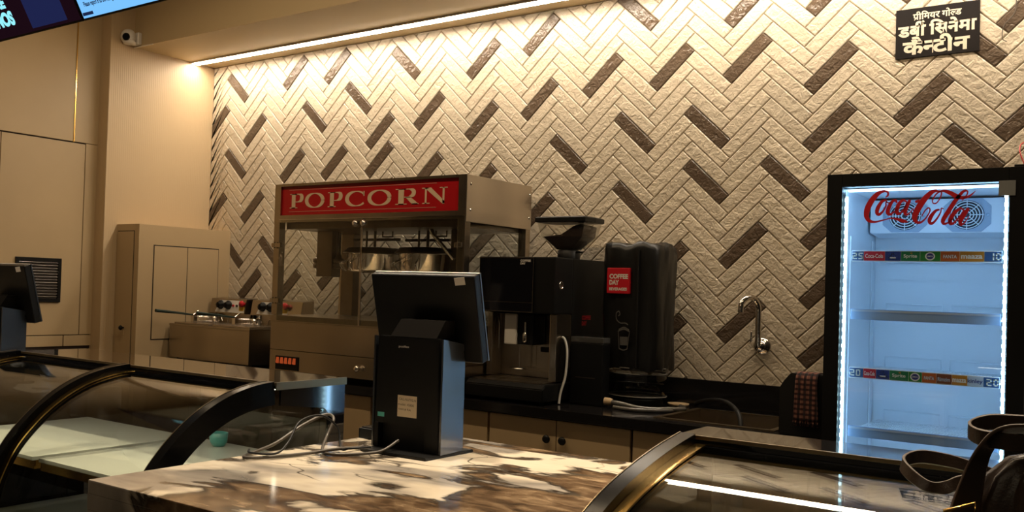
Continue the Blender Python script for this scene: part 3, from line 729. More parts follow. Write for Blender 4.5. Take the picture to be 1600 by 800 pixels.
b.build('screen_frame', M['steel'], sc_)
ink = Ink((CX0 + .228, -.592, 1.575), (.055, 0, 0), (0, 0, .024), (0, -1, 0), .0006)
ink.text('COFFEE', 0, .55, 1, .42, bold=.03); ink.text('DAY', 0, 0, .5, .42, bold=.03); ink.build('lettering', M['white'], sc_)
# side panels leave the alcove open at the front
b = MB(); b.box(CX1 - .035, CX1, -.555, -.41, 1.028, 1.344, .003); b.build('alcove_column', M['steelv'], t)
b = MB(); b.box(CX0, CX0 + .03, -.50, -.41, 1.028, 1.344, .003); b.tube([(CX0 + .03, -.45, 1.33), (CX0 + .045, -.46, 1.28), (CX0 + .045, -.46, 1.16)], .007, 8); b.build('milk_wand', M['steelv'], t)
b = MB(); b.box(2.795, 2.905, -.53, -.412, 1.19, 1.344, .012); sp = b.build('spout_block', M['black'], t)
b = MB(); b.box(2.755, 2.822, -.545, -.531, 1.19, 1.338, .006); b.build('spout_cover', M['white'], sp)
b = MB(); b.cyl((2.868, -.541), .005, 1.22, 1.30, n=10); b.lathe((2.868, -.541), [(.010, 1.205), (.013, 1.21), (.013, 1.24), (.008, 1.25)], n=14); b.build('water_outlet', M['chrome'], sp)
b = MB(); b.cyl((2.80, -.47), .004, 1.075, 1.19, n=8); b.lathe((2.80, -.47), [(.045, 1.069), (.045, 1.074), (.01, 1.078)], n=20); b.build('cup_rest', M['chrome'], t)
b = MB(); b.box(2.86, 2.985, -.4125, -.409, 1.06, 1.20, .003); gd = b.build('grounds_door', M['steelv'], t)
b = MB(); b.box(2.885, 2.93, -.4145, -.4126, 1.155, 1.18, .006); b.build('finger_slot', M['gap'], gd)
b = MB(); b.lathe((-.52, 1.48), [(.020, CX1), (.020, CX1 + .002), (.015, CX1 + .003), (.015, CX1 + .0015), (0, CX1 + .0015)], axis=0, n=20); b.build('key_lock', M['chrome'], t)
ink = Ink((CX1 + .0005, -.30, 1.29), (0, .095, 0), (0, 0, .05), (1, 0, 0), .0006)
ink.text('COFFEE', 0, .55, 1, .43, bold=.05); ink.text('DAY', 0, 0, .55, .43, bold=.05); ink.build('side_lettering', M['logored'], t)
# bean hopper
hx, hy = 2.935, -.25
b = MB(); b.lathe((hx, hy), [(.055, 1.613), (.055, 1.655), (.048, 1.66)], n=28); hp = b.build('hopper_collar', M['black'], t)
b = MB(); b.tube([(hx + .05, hy - .02, 1.648), (hx + .085, hy - .02, 1.648)], .005, 6); b.build('slide_tab', M['black'], hp)
HW, HD = .130, .095
def ring(w_, d_, z): return [(hx + w_ * a, hy + d_ * c, z) for a, c in ((-1, -1), (0, -1.06), (1, -1), (1.05, 0), (1, 1), (0, 1.06), (-1, 1), (-1.05, 0))]
def loft(levels, cap=(True, True)):
    b = MB(); V = []
    for l in levels: V += ring(*l)
    F = []
    for j in range(len(levels) - 1):
        for k in range(8): F.append([j * 8 + k, j * 8 + (k + 1) % 8, j * 8 + 8 + (k + 1) % 8, j * 8 + 8 + k])
    if cap[0]: F.append(list(range(8))[::-1])
    if cap[1]: F.append(list(range(len(levels) * 8 - 8, len(levels) * 8)))
    b.add(V, F); return b
loft([(.045, .045, 1.661), (.06, .055, 1.675), (.112, .080, 1.725), (HW * .97, HD, 1.792)], (False, False)).build('hopper_bowl', M['tankglass'], hp)
bb = loft([(.042, .042, 1.662), (.056, .05, 1.676), (.104, .073, 1.724)], (True, False))
rb = ring(.104, .073, 1.724); top = [(hx - .02, hy - .05, 1.735), (hx + .06, hy - .075, 1.775), (hx + .112, hy - .072, 1.775), (hx + .118, hy, 1.78), (hx + .112, hy + .072, 1.775), (hx + .05, hy + .08, 1.778), (hx - .03, hy + .05, 1.74), (hx - .05, hy, 1.728)]
bb.add(rb + top + [(hx + .06, hy, 1.79)], [[k, (k + 1) % 8, 8 + (k + 1) % 8, 8 + k] for k in range(8)] + [[8 + k, 8 + (k + 1) % 8, 16] for k in range(8)])
bb.build('coffee_beans', M['bean'], hp)
loft([(HW, HD + .004, 1.793), (HW + .006, HD + .01, 1.797), (HW + .006, HD + .01, 1.816), (HW * .96, HD, 1.822)]).build('hopper_lid', M['black'], hp)
# white hose running from the machine down to the counter
b = MB(); b.tube([(CX1 + .003, -.50, 1.238), (CX1 + .02, -.505, 1.225), (CX1 + .035, -.51, 1.17), (CX1 + .035, -.52, 1.06), (CX1 + .02, -.535, .98), (CX1 + .018, -.545, CT + .005)], .0055, 10, smooth_path=8)
tag(b.build('drain_hose', M['hosewhite']), 'thin white hose curving down the side of the coffee machine', 'hose')
# grounds / milk box beside the machine
t = thing('milk_container', 'black upright container with a clear lid beside the coffee machine', 'container', (3.14, -.41, CT))
b = MB(); b.box(3.062, 3.226, -.450, -.372, CT, 1.215, .008, seg=3); b.build('body', M['black'], t)
b = MB(); b.box(3.062, 3.226, -.450, -.372, 1.2155, 1.243, .006); b.build('lid', mat('grey_lid', (.07, .068, .064), .12, coat=.6), t)
b = MB(); b.box(3.09, 3.19, -.4515, -.4502, 1.05, 1.055); b.build('label_line', M['gap'], t)

# ------------------------------------------------------------------ covered water dispenser
dx, dy = 3.285, -.20
dx = 3.288
t = thing('water_dispenser', 'round clear water tank under a tall black fabric cover', 'dispenser', (dx, dy, CT))
b = MB(); b.lathe((dx, dy), [(.110, CT), (.120, CT + .006), (.120, CT + .028), (.114, CT + .034)], n=36); b.build('base', M['black'], t)
b = MB(); b.lathe((dx, dy), [(.115, CT + .035), (.132, CT + .045), (.134, 1.06), (.127, 1.075), (.132, 1.088), (.132, 1.125)], n=40); b.build('tank', M['tankglass'], t)
b = MB(); b.lathe((dx, dy), [(.122, CT + .042), (.126, 1.03), (.126, 1.032), (0, 1.032)], n=40); b.build('water', glass('water', (.92, .93, .92), 1.33), t)
b = MB()
for z in (CT + .047, 1.078, 1.105):
    b.tube([(dx + .1355 * cos(2 * pi * k / 40), dy + .1355 * sin(2 * pi * k / 40), z) for k in range(41)], .003, 6)
b.build('tank_ribs', mat('rib_highlight', (.22, .21, .19), .12, coat=.6), t)  # pale rib colour stands in for highlight rings on the clear tank
b = MB(); prof = []
NS = 64; VV = []
levels = [(1.098, .146), (1.13, .149), (1.22, .148), (1.35, .149), (1.48, .151), (1.60, .152), (1.66, .153), (1.684, .147), (1.692, .126)]
for z, r in levels:
    for k in range(NS):
        a = 2 * pi * k / NS; c_, s_ = cos(a), sin(a); d = (abs(c_) ** 5 + abs(s_) ** 5) ** (-1 / 5)
        wv = .003 * sin(7 * a + z * 9) + .0025 * sin(13 * a - z * 17) + .002 * sin(23 * a + 30 * z)
        if z < 1.14: wv += .004 * sin(11 * a)
        rr = r * (d * .93) + wv
        zz = z + (.007 * sin(5 * a + .7) + .004 * sin(9 * a) if z > 1.65 else (.006 * sin(9 * a) if z < 1.1 else 0))
        VV.append((dx + rr * c_, dy + rr * s_, zz))
VV.append((dx, dy, 1.688)); F = []
for j in range(len(levels) - 1):
    for k in range(NS): F.append([j * NS + k, j * NS + (k + 1) % NS, (j + 1) * NS + (k + 1) % NS, (j + 1) * NS + k])
for k in range(NS): F.append([(len(levels) - 1) * NS + k, (len(levels) - 1) * NS + (k + 1) % NS, len(VV) - 1])
b.add(VV, F, 0, True); cv = b.build('fabric_cover', M['coverbag'], t)
yf = dy - .155
b = MB(); b.box(dx + .052, dx + .058, yf - .001, yf + .008, 1.11, 1.66, .001); b.build('zip_seam', M['blackmat'], cv)
b = MB(); b.box(dx - .096, dx + .018, yf - .0025, yf + .012, 1.452, 1.572, .004); pt = b.build('logo_patch', M['logored'], cv)
ink = Ink((dx - .083, yf - .0026, 1.462), (.092, 0, 0), (0, 0, .095), (0, -1, 0), .0006)
ink.text('COFFEE', 0, .62, 1, .24, bold=.045); ink.text('DAY', 0, .32, .52, .24, bold=.045); ink.text('BEVERAGES', 0, .04, .95, .15, bold=.045); ink.build('lettering', M['white'], pt)
ink = Ink((dx - .045, yf - .0003, 1.175), (.1, 0, 0), (0, 0, .2), (0, -1, 0), .0006)
ink.stroke([(.18, .10), (.12, .52)], 0, ws=.03); ink.stroke([(.58, .10), (.68, .52)], 0, ws=.03); ink.stroke([(.10, .50), (.4, .56), (.70, .50)], 6, ws=.035); ink.stroke([(.14, .54), (.4, .60), (.66, .54)], 6, ws=.03); ink.stroke([(.18, .10), (.38, .07), (.58, .10)], 6, ws=.03)
ink.stroke([(.60, .66), (.45, .70), (.2, .70), (.02, .78), (.0, .92), (.12, .97), (.18, .90), (.10, .86)], 8, ws=.028)
ink.poly([(.20, .38), (.60, .38), (.58, .18), (.23, .18)]); ink.build('cup_print', mat('grey_print', (.09, .085, .08), .6), cv)
# brass tap + clear tube on the counter
t = thing('tube_coil', 'clear plastic tube with a brass connector coiled before the water tank', 'tube', (3.35, -.45, CT))
b = MB(); b.tube([(3.275, -.46, CT + .029), (3.32, -.46, CT + .026), (3.42, -.44, CT + .0115), (3.50, -.36, CT + .0115), (3.545, -.29, CT + .0115), (3.53, -.24, CT + .0115), (3.50, -.20, CT + .0115)], .011, 10, smooth_path=8); b.build('tube', M['clearhose'], t)
b = MB(); b.tube([(3.30, -.48, CT + .0095), (3.40, -.50, CT + .0095), (3.47, -.46, CT + .0095), (3.52, -.40, CT + .0095), (3.525, -.36, CT + .0095)], .009, 10, smooth_path=8); b.build('tube', M['clearhose'], t)
b = MB(); b.tube([(3.245, -.458, CT + .029), (3.262, -.459, CT + .029), (3.28, -.46, CT + .029)], [.010, .012, .010], 10); b.lathe((-.458, CT + .029), [(.018, 3.246), (.018, 3.270), (.014, 3.282)], axis=0, n=12); b.build('connector', M['tan'], t)
b = MB(); b.lathe((3.445, -.085), [(.0, CT + .0005), (.044, CT + .001), (.050, CT + .014), (.046, CT + .014), (.040, CT + .006), (0, CT + .005)], n=36)
tag(b.build('round_tray', M['tan']), 'small tan round tray on the worktop behind the water tank', 'tray')

# ------------------------------------------------------------------ wall tap, sink, hose
t = thing('wall_tap', 'chrome swan neck tap fixed to the tiled wall above the sink', 'tap', (3.80, -.01, 1.23))
b = MB(); b.lathe((3.80, 1.232), [(.040, -.0085), (.040, -.013), (.030, -.020), (.018, -.024), (.018, -.06), (.0, -.062)], axis=1, n=28); b.build('flange', M['chrome'], t)
b = MB(); b.lathe((1.235, -.075), [(.0, 3.735), (.018, 3.738), (.022, 3.752), (.022, 3.80), (.018, 3.815), (0, 3.818)], axis=0, n=20); b.cyl((3.80, -.075), .013, 1.235, 1.27, n=14); b.box(3.768, 3.776, -.082, -.074, 1.25, 1.30, .003); b.build('valve', M['chrome'], t)
b = MB(); b.tube([(3.80, -.075, 1.26), (3.80, -.075, 1.34), (3.80, -.076, 1.40), (3.795, -.085, 1.43), (3.785, -.11, 1.452), (3.77, -.14, 1.452), (3.755, -.165, 1.43), (3.752, -.172, 1.40), (3.752, -.174, 1.385)], .0125, 14, smooth_path=8); b.build('spout', M['chrome'], t)
t = thing('sink', 'dark inset sink basin set into the black worktop under the wall tap', 'sink', (3.79, -.36, CT))
b = MB(); d = .18
b.box(SX0 + .001, SX1 - .001, SY0 + .001, SY1 - .001, CT - d - .004, CT - d); b.box(SX0 + .001, SX0 + .005, SY0 + .001, SY1 - .001, CT - d, CT); b.box(SX1 - .005, SX1 - .001, SY0 + .001, SY1 - .001, CT - d, CT); b.box(SX0 + .005, SX1 - .005, SY0 + .001, SY0 + .005, CT - d, CT); b.box(SX0 + .005, SX1 - .005, SY1 - .005, SY1 - .001, CT - d, CT)
b.build('basin', M['steel'], t)
b = MB(); r = .018
b.box(SX0 - r, SX1 + r, SY0 - r, SY0 + .006, CT + .0005, CT + .004); b.box(SX0 - r, SX1 + r, SY1 - .006, SY1 + r, CT + .0005, CT + .004); b.box(SX0 - r, SX0 + .006, SY0 + .006, SY1 - .006, CT + .0005, CT + .004); b.box(SX1 - .006, SX1 + r, SY0 + .006, SY1 - .006, CT + .0005, CT + .004)
b.build('rim', M['bronze'], t)
b = MB(); b.cyl((3.79, -.36), .04, CT - d, CT - d + .003, n=20); b.build('drain', M['chrome'], t)
b = MB(); b.tube([(3.515, -.05, CT + .014), (3.56, -.09, CT + .035), (3.65, -.17, CT + .055), (3.74, -.28, CT + .060), (3.82, -.38, CT + .03), (3.85, -.43, CT - .04), (3.85, -.45, CT - .165)], .010, 12, smooth_path=8)
tag(b.build('rubber_hose', M['blackmat']), 'black rubber hose arching over the sink edge', 'hose')
# dark end panel with towel
t = thing('end_panel', 'tall black end panel between the sink and the glass fridge', 'panel', (4.14, -.45, CT))
b = MB(); b.prism([(4.065, CT), (4.065, 1.105), (4.078, 1.13), (4.105, 1.165), (4.235, 1.165), (4.235, CT)], 1, -.66, -.56, bev=.003); b.build('board', M['blackmat'], t)
b = MB(); b.box(4.065, 4.085, -.555, -.03, CT, 1.10, .003); b.build('side_board', M['blackmat'], t)
tw = MB(); V = []; NX, NZ = 22, 26
for side in (0,):
    for j in range(NZ + 1):
        s_ = j / NZ
        for i in range(NX + 1):
            u = i / NX; x = 4.126 + .084 * u + .003 * sin(s_ * 5 + u * 3); fold = .006 * sin(u * 19 + s_ * 2) * (0.3 + s_)
            L_ = s_ * .245
            if L_ < .05: y, z = -.60 - L_ * .9, 1.1685
            elif L_ < .085: a = (L_ - .05) / .035 * pi / 2; y = -.645 - .022 * sin(a); z = 1.1465 + .022 * cos(a)
            else: y = -.670 + .0 ; z = 1.1465 - (L_ - .085)
            V.append((x, y - abs(fold) - (.004 if s_ > .3 else 0), z))
F = [[j * (NX + 1) + i, j * (NX + 1) + i + 1, (j + 1) * (NX + 1) + i + 1, (j + 1) * (NX + 1) + i] for j in range(NZ) for i in range(NX)]
tw.add(V, F, 0, True)
zb = V[-1][2]
for i in range(0, NX + 1):
    v = V[NZ * (NX + 1) + i]; tw.tube([v, (v[0] + random.uniform(-.003, .003), v[1], v[2] - .010), (v[0] + random.uniform(-.004, .004), v[1], v[2] - .020)], .0009, 4)
o = tw.build('plaid_towel', M['plaid']); tag(o, 'small plaid towel hanging over the black end panel by the fridge', 'towel')
md = o.modifiers.new('thick', 'SOLIDIFY'); md.thickness = .0025; md.offset = -1

# ------------------------------------------------------------------ glass fridge
RX0, RX1, RY0, RY1, RZ = 4.243, 4.862, -.75, -.06, 1.921
t = thing('glass_fridge', 'black upright drinks fridge with a blue lit glass door', 'fridge', (4.55, -.4, 0))
b = MB()
b.box(RX0, RX0 + .04, -.69, RY1, .08, RZ); b.box(RX1 - .04, RX1, -.69, RY1, .08, RZ); b.box(RX0 + .04, RX1 - .04, RY1 - .04, RY1, .08, RZ); b.box(RX0 + .04, RX1 - .04, -.69, RY1 - .04, RZ - .05, RZ); b.box(RX0 + .04, RX1 - .04, -.69, RY1 - .04, .08, .22); b.box(RX0 + .03, RX1 - .03, -.66, -.10, 0, .08)
b.build('cabinet', M['blackmat'], t)
IX0, IX1, IY0, IY1, IZ0, IZ1 = RX0 + .047, RX1 - .047, -.69, -.165, .23, RZ - .052
b = MB(); e = .004
b.box(IX0 - e, IX0, IY0, IY1, IZ0, IZ1); b.box(IX1, IX1 + e, IY0, IY1, IZ0, IZ1); b.box(IX0 - e, IX1 + e, IY1, IY1 + e, IZ0 - e, IZ1 + e); b.box(IX0, IX1, IY0, IY1, IZ1, IZ1 + e); b.box(IX0, IX1, IY0, IY1, IZ0 - e, IZ0)
b.build('lining', M['fridgein'], t)
# door frame + glass
b = MB(); fr = .052
b.box(RX0, RX0 + fr, RY0, -.695, .10, RZ, .002); b.box(RX1 - fr, RX1, RY0, -.695, .10, RZ, .002); b.box(RX0 + fr, RX1 - fr, RY0, -.695, RZ - fr + .004, RZ, .002); b.box(RX0 + fr, RX1 - fr, RY0, -.695, .10, .22, .002)
dr = b.build('door', M['black'], t)
b = MB(); b.box(RX0 + fr, RX1 - fr, -.742, -.736, .22, RZ - fr + .004); gl = b.build('door_glass', M['glass'], dr)
# LED strips each side with individual diodes
for sx, x in ((0, RX0 + fr + .006), (1, RX1 - fr - .014)):
    b = MB(); b.box(x, x + .008, -.728, -.716, .24, RZ - fr - .03); ls = b.build('led_strip', M['coldbar'], t)
    b = MB(); z = .26
    while z < RZ - fr - .04:
        b.box(x - .001, x + .009, -.7295, -.7285, z, z + .012); z += .030
    b.build('led_dots', M['coldled'], ls)
M['coldfill'] = glow('cold_light_bar', (0.36, 0.65, 1.0), FRIDGE_POWER)
for z0 in (1.842,):
    b = MB(); b.box(IX0 + .01, IX1 - .01, -.686, -.668, z0 + .020, z0 + .0255); b.build('top_light', M['coldfill'], t)
b = MB(); b.box(IX0 + .002, IX0 + .008, -.686, -.672, .26, 1.83); b.box(IX1 - .008, IX1 - .002, -.686, -.672, .26, 1.83); b.build('side_light', M['coldfill'], t)
# evaporator box with two fans
FB0, FB1, FZ0, FZ1, FYF = 4.300, IX1 - .004, 1.728, IZ1 - .01, -.32
b = MB(); b.prism([(FYF, FZ0), (FYF, FZ1), (IY1, FZ1), (IY1, FZ0 - .012)], 0, FB0, FB1, bev=.003); fb = b.build('fan_box', M['fridgein'], t)
for fx in (4.424, 4.633):
    b = MB(); cz = 1.795; w_ = .078; h_ = .064; c_ = .03
    b.prism([(fx - w_ + c_, cz - h_), (fx + w_ - c_, cz - h_), (fx + w_, cz - h_ + c_), (fx + w_, cz + h_ - c_), (fx + w_ - c_, cz + h_), (fx - w_ + c_, cz + h_), (fx - w_, cz + h_ - c_), (fx - w_, cz - h_ + c_)], 1, FYF - .004, FYF - .0005, bev=.001); fp = b.build('fan_plate', M['fridgegrey'], fb)
    b = MB(); b.cyl((fx, cz), .056, FYF - .0052, FYF - .0042, 1, 36); b.build('fan_void', M['fridgedark'], fp)
    b = MB()
    for r in (.012, .022, .032, .042, .052):
        b.tube([(fx + r * cos(2 * pi * k / 32), FYF - .007, cz + r * sin(2 * pi * k / 32)) for k in range(33)], .0019, 5)
    for k in range(8):
        a = pi * k / 4; b.tube([(fx + .008 * cos(a), FYF - .0075, cz + .008 * sin(a)), (fx + .056 * cos(a), FYF - .0075, cz + .056 * sin(a))], .0015, 5)
    b.build('fan_grille', M['fridgein'], fp)
    b = MB()
    for s_ in (-1, 1): b.lathe((fx + s_ * .066, cz), [(.006, FYF - .004), (.005, FYF - .007), (0, FYF - .0075)], axis=1, n=12)
    b.build('screw', M['fridgegrey'], fp)
# shelves with price strips
SEG = [('logored',), ('navy',), ('sgreen',), ('lgreen',), ('obrown',)]
for nm, c in (('navy', (.02, .05, .28)), ('sgreen', (.01, .20, .09)), ('lgreen', (.02, .24, .05)), ('orange', (.55, .13, .03)), ('brownp', (.22, .07, .04)), ('amber', (.55, .24, .03)), ('paleblue', (.50, .62, .85)), ('stripblue', (.035, .11, .33)), ('stripred', (.50, .02, .05)), ('plainblue', (.30, .46, .78)), ('stripwhite', (.85, .88, .92))):
    M[nm] = mat('strip_' + nm, c, .35)
DIG = {'2': 'abged', '5': 'afgcd', '1': 'bc', '0': 'abcdef'}
def digit(ink, ch, x, y, w_, h_, mi):
    SG = {'a': ((0, 1), (1, 1)), 'b': ((1, 1), (1, .5)), 'c': ((1, .5), (1, 0)), 'd': ((0, 0), (1, 0)), 'e': ((0, .5), (0, 0)), 'f': ((0, 1), (0, .5)), 'g': ((0, .5), (1, .5))}
    for s_ in DIG[ch]:
        (a, b_), (c, d) = SG[s_]; t_ = .0042
        x0, x1 = sorted((x + a * w_, x + c * w_)); y0, y1 = sorted((y + b_ * h_, y + d * h_))
        ink.rect(x0 - t_ / 2, y0 - t_ / 2, x1 + t_ / 2, y1 + t_ / 2, mi, .0008)
SHX0, SHX1, SHY0, SHY1 = IX0 + .026, IX1 - .030, -.665, -.18
def shelf(z, kind):
    b = MB()
    b.tube([(SHX0, SHY0, z), (SHX1, SHY0, z), (SHX1, SHY1, z), (SHX0, SHY1, z), (SHX0, SHY0, z)], .004, 6)
    n = 46
    for k in range(1, n): x = SHX0 + (SHX1 - SHX0) * k / n; b.tube([(x, SHY0, z + .003), (x, SHY1, z + .003)], .0014, 4, cap=False)
    for y in (-.52, -.40, -.28): b.tube([(SHX0, y, z), (SHX1, y, z)], .003, 5, cap=False)
    xm = (SHX0 + SHX1) / 2
    for a, c in ((SHX0 + .02, xm - .015), (xm + .015, SHX1 - .02)): b.tube([(a, SHY1 + .004, z + .004), (a, SHY1 + .004, z + .045), (c, SHY1 + .004, z + .045), (c, SHY1 + .004, z + .004)], .0028, 6)
    sh = b.build('shelf', M['fridgein'], t)
    b = MB(); b.box(SHX0, SHX1, SHY0 - .012, SHY0 - .006, z - .016, z + .024, .001); st = b.build('price_strip', M['stripwhite'] if kind else M['plainblue'], sh)
    if not kind:
        b = MB(); b.box(SHX0, SHX1, SHY0 - .0135, SHY0 - .0125, z + .014, z + .021); b.build('strip_edge', M['paleblue'], st); return
    W = SHX1 - SHX0; y0 = SHY0 - .0122
    ink = Ink((SHX0, y0, z - .013), (1, 0, 0), (0, 0, 1), (0, -1, 0), .0006); H = .034
    if kind == 1: segs = [(0, .085, 'stripblue'), (.085, .235, 'stripred'), (.235, .345, 'navy'), (.345, .475, 'sgreen'), (.475, .61, 'lgreen'), (.61, .735, 'orange'), (.735, .89, 'amber'), (.89, 1, 'stripblue')]; d0, d1 = '25', '10'
    else: segs = [(0, .10, 'stripblue'), (.10, .19, 'stripred'), (.19, .285, 'navy'), (.285, .415, 'sgreen'), (.415, .505, 'lgreen'), (.505, .60, 'orange'), (.60, .70, 'brownp'), (.70, .80, 'amber'), (.80, .90, 'paleblue'), (.90, 1, 'stripblue')]; d0, d1 = '20', '20'
    names = []
    for a, c, m_ in segs:
        if m_ not in names: names.append(m_)
        ink.rect(W * a + .001, 0, W * c, H, names.index(m_))
    names2 = names + ['stripwhite', 'navy2']; M.setdefault('navy2', mat('strip_deep_blue', (.03, .04, .25), .4)); wi = len(names); ni = wi + 1
    digit(ink, d0[0], W * .010, .007, .011, .020, wi); digit(ink, d0[1], W * .010 + .020, .007, .011, .020, wi)
    digit(ink, d1[0], W * .925, .007, .011, .020, wi); digit(ink, d1[1], W * .925 + .020, .007, .011, .020, wi)
    def seg(m_, nth=0):
        q = [s for s in segs if s[2] == m_][nth]; return W * q[0], W * (q[1] - q[0])
    x, w_ = seg('stripred'); ink.text('Coca-Cola', x + w_ * .08, .010, w_ * .84, .015, wi, .01, .0006)
    x, w_ = seg('navy'); c = x + w_ / 2    # thumbs-up hand
    ink.stroke([(c - .013, .007), (c + .013, .007), (c + .014, .014), (c + .006, .017), (c + .002, .027), (c - .004, .026), (c - .005, .017), (c - .013, .015), (c - .013, .007)], 0, ws=.0022, mi=wi); ink.rect(c - .009, .009, c + .010, .013, wi, .0004)
    x, w_ = seg('sgreen'); ink.text('Sprite', x + w_ * .15, .008, w_ * .7, .016, wi, .015, .0006); ink.ellipse(x + w_ * .55, .028, .004, .0022, names.index('amber') if 'amber' in names else wi, 12, .0006)
    x, w_ = seg('lgreen'); ink.ellipse(x + w_ * .5, .017, .0155, .0145, wi, 26, .0004); ink.ellipse(x + w_ * .5, .017, .0115, .0105, ni, 26, .0008); ink.text('LIMCA', x + w_ * .5 - .009, .0145, .018, .005, wi, .02, .0012)
    x, w_ = seg('orange'); ink.text('FANTA', x + w_ * .14, .010, w_ * .74, .013, ni, .05, .0004); ink.text('FANTA', x + w_ * .16, .0105, w_ * .70, .012, wi, .02, .0010)
    if kind == 2: x, w_ = seg('brownp'); ink.text('Rimzim', x + w_ * .1, .009, w_ * .8, .014, names.index('paleblue'), .02, .0006)
    x, w_ = seg('amber'); ink.text('maaza', x + w_ * .06, .009, w_ * .88, .013, wi, .03, .0006)
    if kind == 2: x, w_ = seg('paleblue'); ink.text('kinley', x + w_ * .02, .007, w_ * .96, .018, ni, .015, .0006)
    ink.build('brand_print', [M[q] for q in names2], st)
    for xx in (SHX0 - .016, SHX1): 
        pass
shelf(1.617, 1); shelf(1.400, 0); shelf(1.183, 2); shelf(0.965, 0); shelf(0.60, 0)
b = MB()
for sx in (IX0 + .001, IX1 - .005):
    for y in (-.60, -.24):
        b.box(sx, sx + .004, y, y + .018, .26, 1.70)
b.build('shelf_rails', M['fridgein'], t)
# script logo on the door glass (crop units -> metres on the glass plane)
ink = Ink((4.279, -.7425, 1.9030), (3.562e-4, 0, -1.4e-5), (8e-6, 0, -4.31e-4), (0, -1, 0), .0008)
LOGO = [
 [(440, 155, 10), (462, 135, 16), (458, 108, 18), (425, 100, 22), (375, 120, 36), (318, 175, 48), (277, 245, 52), (265, 310, 46), (288, 350, 32), (340, 362, 18), (420, 345, 11), (490, 328, 10), (540, 334, 20), (590, 346, 32), (620, 352, 20), (640, 356, 4)],
 [(452, 200, 12), (440, 178, 16), (405, 192, 26), (372, 240, 36), (362, 282, 34), (382, 298, 24), (415, 272, 18), (442, 228, 14), (446, 195, 12), (472, 200, 9), (490, 190, 8)],
 [(540, 200, 16), (532, 178, 20), (500, 190, 26), (470, 238, 36), (460, 280, 34), (482, 296, 22), (520, 272, 12), (550, 245, 9)],
 [(628, 190, 16), (600, 176, 20), (566, 200, 30), (543, 250, 36), (545, 286, 28), (575, 282, 16), (610, 240, 12), (630, 195, 12)],
 [(660, 172, 22), (635, 220, 32), (615, 270, 34), (625, 296, 22), (655, 280, 11), (690, 240, 8)],
 [(705, 190, 22), (742, 178, 22)],
 [(905, 100, 12), (860, 102, 30), (800, 150, 46), (735, 235, 54), (700, 310, 48), (712, 352, 32), (752, 358, 18), (800, 318, 12), (832, 262, 12), (822, 238, 12), (795, 255, 10), (768, 295, 8), (765, 310, 6)],
 [(905, 98, 12), (930, 108, 12), (922, 150, 10), (890, 195, 10), (860, 198, 10), (856, 170, 10), (890, 120, 12), (940, 98, 16), (1000, 112, 34), (1060, 142, 38), (1110, 152, 26), (1165, 138, 16), (1218, 94, 3)],
 [(915, 250, 14), (880, 262, 22), (840, 310, 34), (828, 350, 32), (850, 364, 22), (888, 330, 16), (922, 275, 12), (930, 240, 10), (950, 245, 8)],
 [(1105, 175, 8), (1145, 125, 10), (1145, 98, 14), (1110, 105, 22), (1050, 175, 34), (985, 270, 38), (945, 335, 36), (950, 364, 24), (985, 355, 12), (1020, 322, 8)],
 [(1120, 255, 14), (1090, 240, 20), (1040, 275, 32), (1005, 330, 36), (1008, 364, 26), (1040, 352, 16), (1090, 295, 12), (1118, 255, 12)],
 [(1158, 236, 24), (1120, 290, 34), (1090, 340, 34), (1095, 368, 22), (1125, 350, 11), (1160, 300, 8)]]
for s_ in LOGO: ink.stroke(s_, 8)
ink.build('script_logo', M['logored'], gl)
b = MB(); b.box(RX1 - fr - .030, RX1 - fr + .018, -.7535, -.7505, RZ - fr - .045, RZ - fr + .006, .001); b.build('grey_sticker', mat('grey_sticker', (.20, .21, .21), .5), dr)
b = MB(); b.box(RX1 - .055, RX1 + .02, -.60, -.50, RZ + .0005, RZ + .026, .003); o = tag(b.build('junction_box', M['black']), 'small black box lying on top of the fridge', 'box')
b = MB(); b.tube([(RX1 - .03, -.53, RZ + .027), (RX1 - .05, -.50, RZ + .09), (RX1 - .04, -.40, RZ + .13), (RX1 + .03, -.25, RZ + .14), (RX1 + .06, -.02, RZ + .16)], .0022, 6, smooth_path=8)
tag(b.build('red_wire', M['logored']), 'thin red wire rising from the box on the fridge', 'wire')
b = MB(); b.tube([(RX1 - .01, -.53, RZ + .027), (RX1 + .01, -.48, RZ + .07), (RX1 - .0, -.38, RZ + .11), (RX1 + .05, -.2, RZ + .12), (RX1 + .08, -.02, RZ + .15)], .0025, 6, smooth_path=8)
tag(b.build('black_wire', M['black']), 'thin black wire rising behind the red wire on the fridge', 'wire')
b = MB(); b.tube([(4.745, -.013, 2.70), (4.74, -.014, 2.63), (4.705, -.016, 2.58), (4.70, -.016, 2.53), (4.715, -.015, 2.515)], .0016, 6, smooth_path=8)
tag(b.build('loose_wire', M['cable']), 'thin loose grey wire hanging on the tiles right of the sign', 'wire')

# ------------------------------------------------------------------ canteen sign (Devanagari)
t = thing('wall_sign', 'black rectangular sign with cream Devanagari lettering on the tiles', 'sign', (4.47, -.012, 2.60))
GX0, GX1, GZ0, GZ1 = 4.318, 4.622, 2.490, 2.700
b = MB(); b.box(GX0, GX1, -.0155, -.0095, GZ0, GZ1, .001); sb = b.build('board', mat('sign_black', (.008, .005, .004), .6, spec=.2), t)
def adv(ch, bold): 
    f = lambda s: max(v[0] for v in glyphs(s, bold)[0])
    return f('न' + ch + 'न') - f('नन')
def clipx(vs_, fs, cut):
    bm = bmesh.new(); V = [bm.verts.new(v) for v in vs_]
    for f in fs:
        try: bm.faces.new([V[i] for i in f])
        except ValueError: pass
    bmesh.ops.bisect_plane(bm, geom=bm.verts[:] + bm.edges[:] + bm.faces[:], plane_co=(cut, 0, 0), plane_no=(1, 0, 0), clear_outer=True)
    bm.verts.index_update(); r = ([tuple(v.co) for v in bm.verts], [[v.index for v in f.verts] for f in bm.faces]); bm.free(); return r
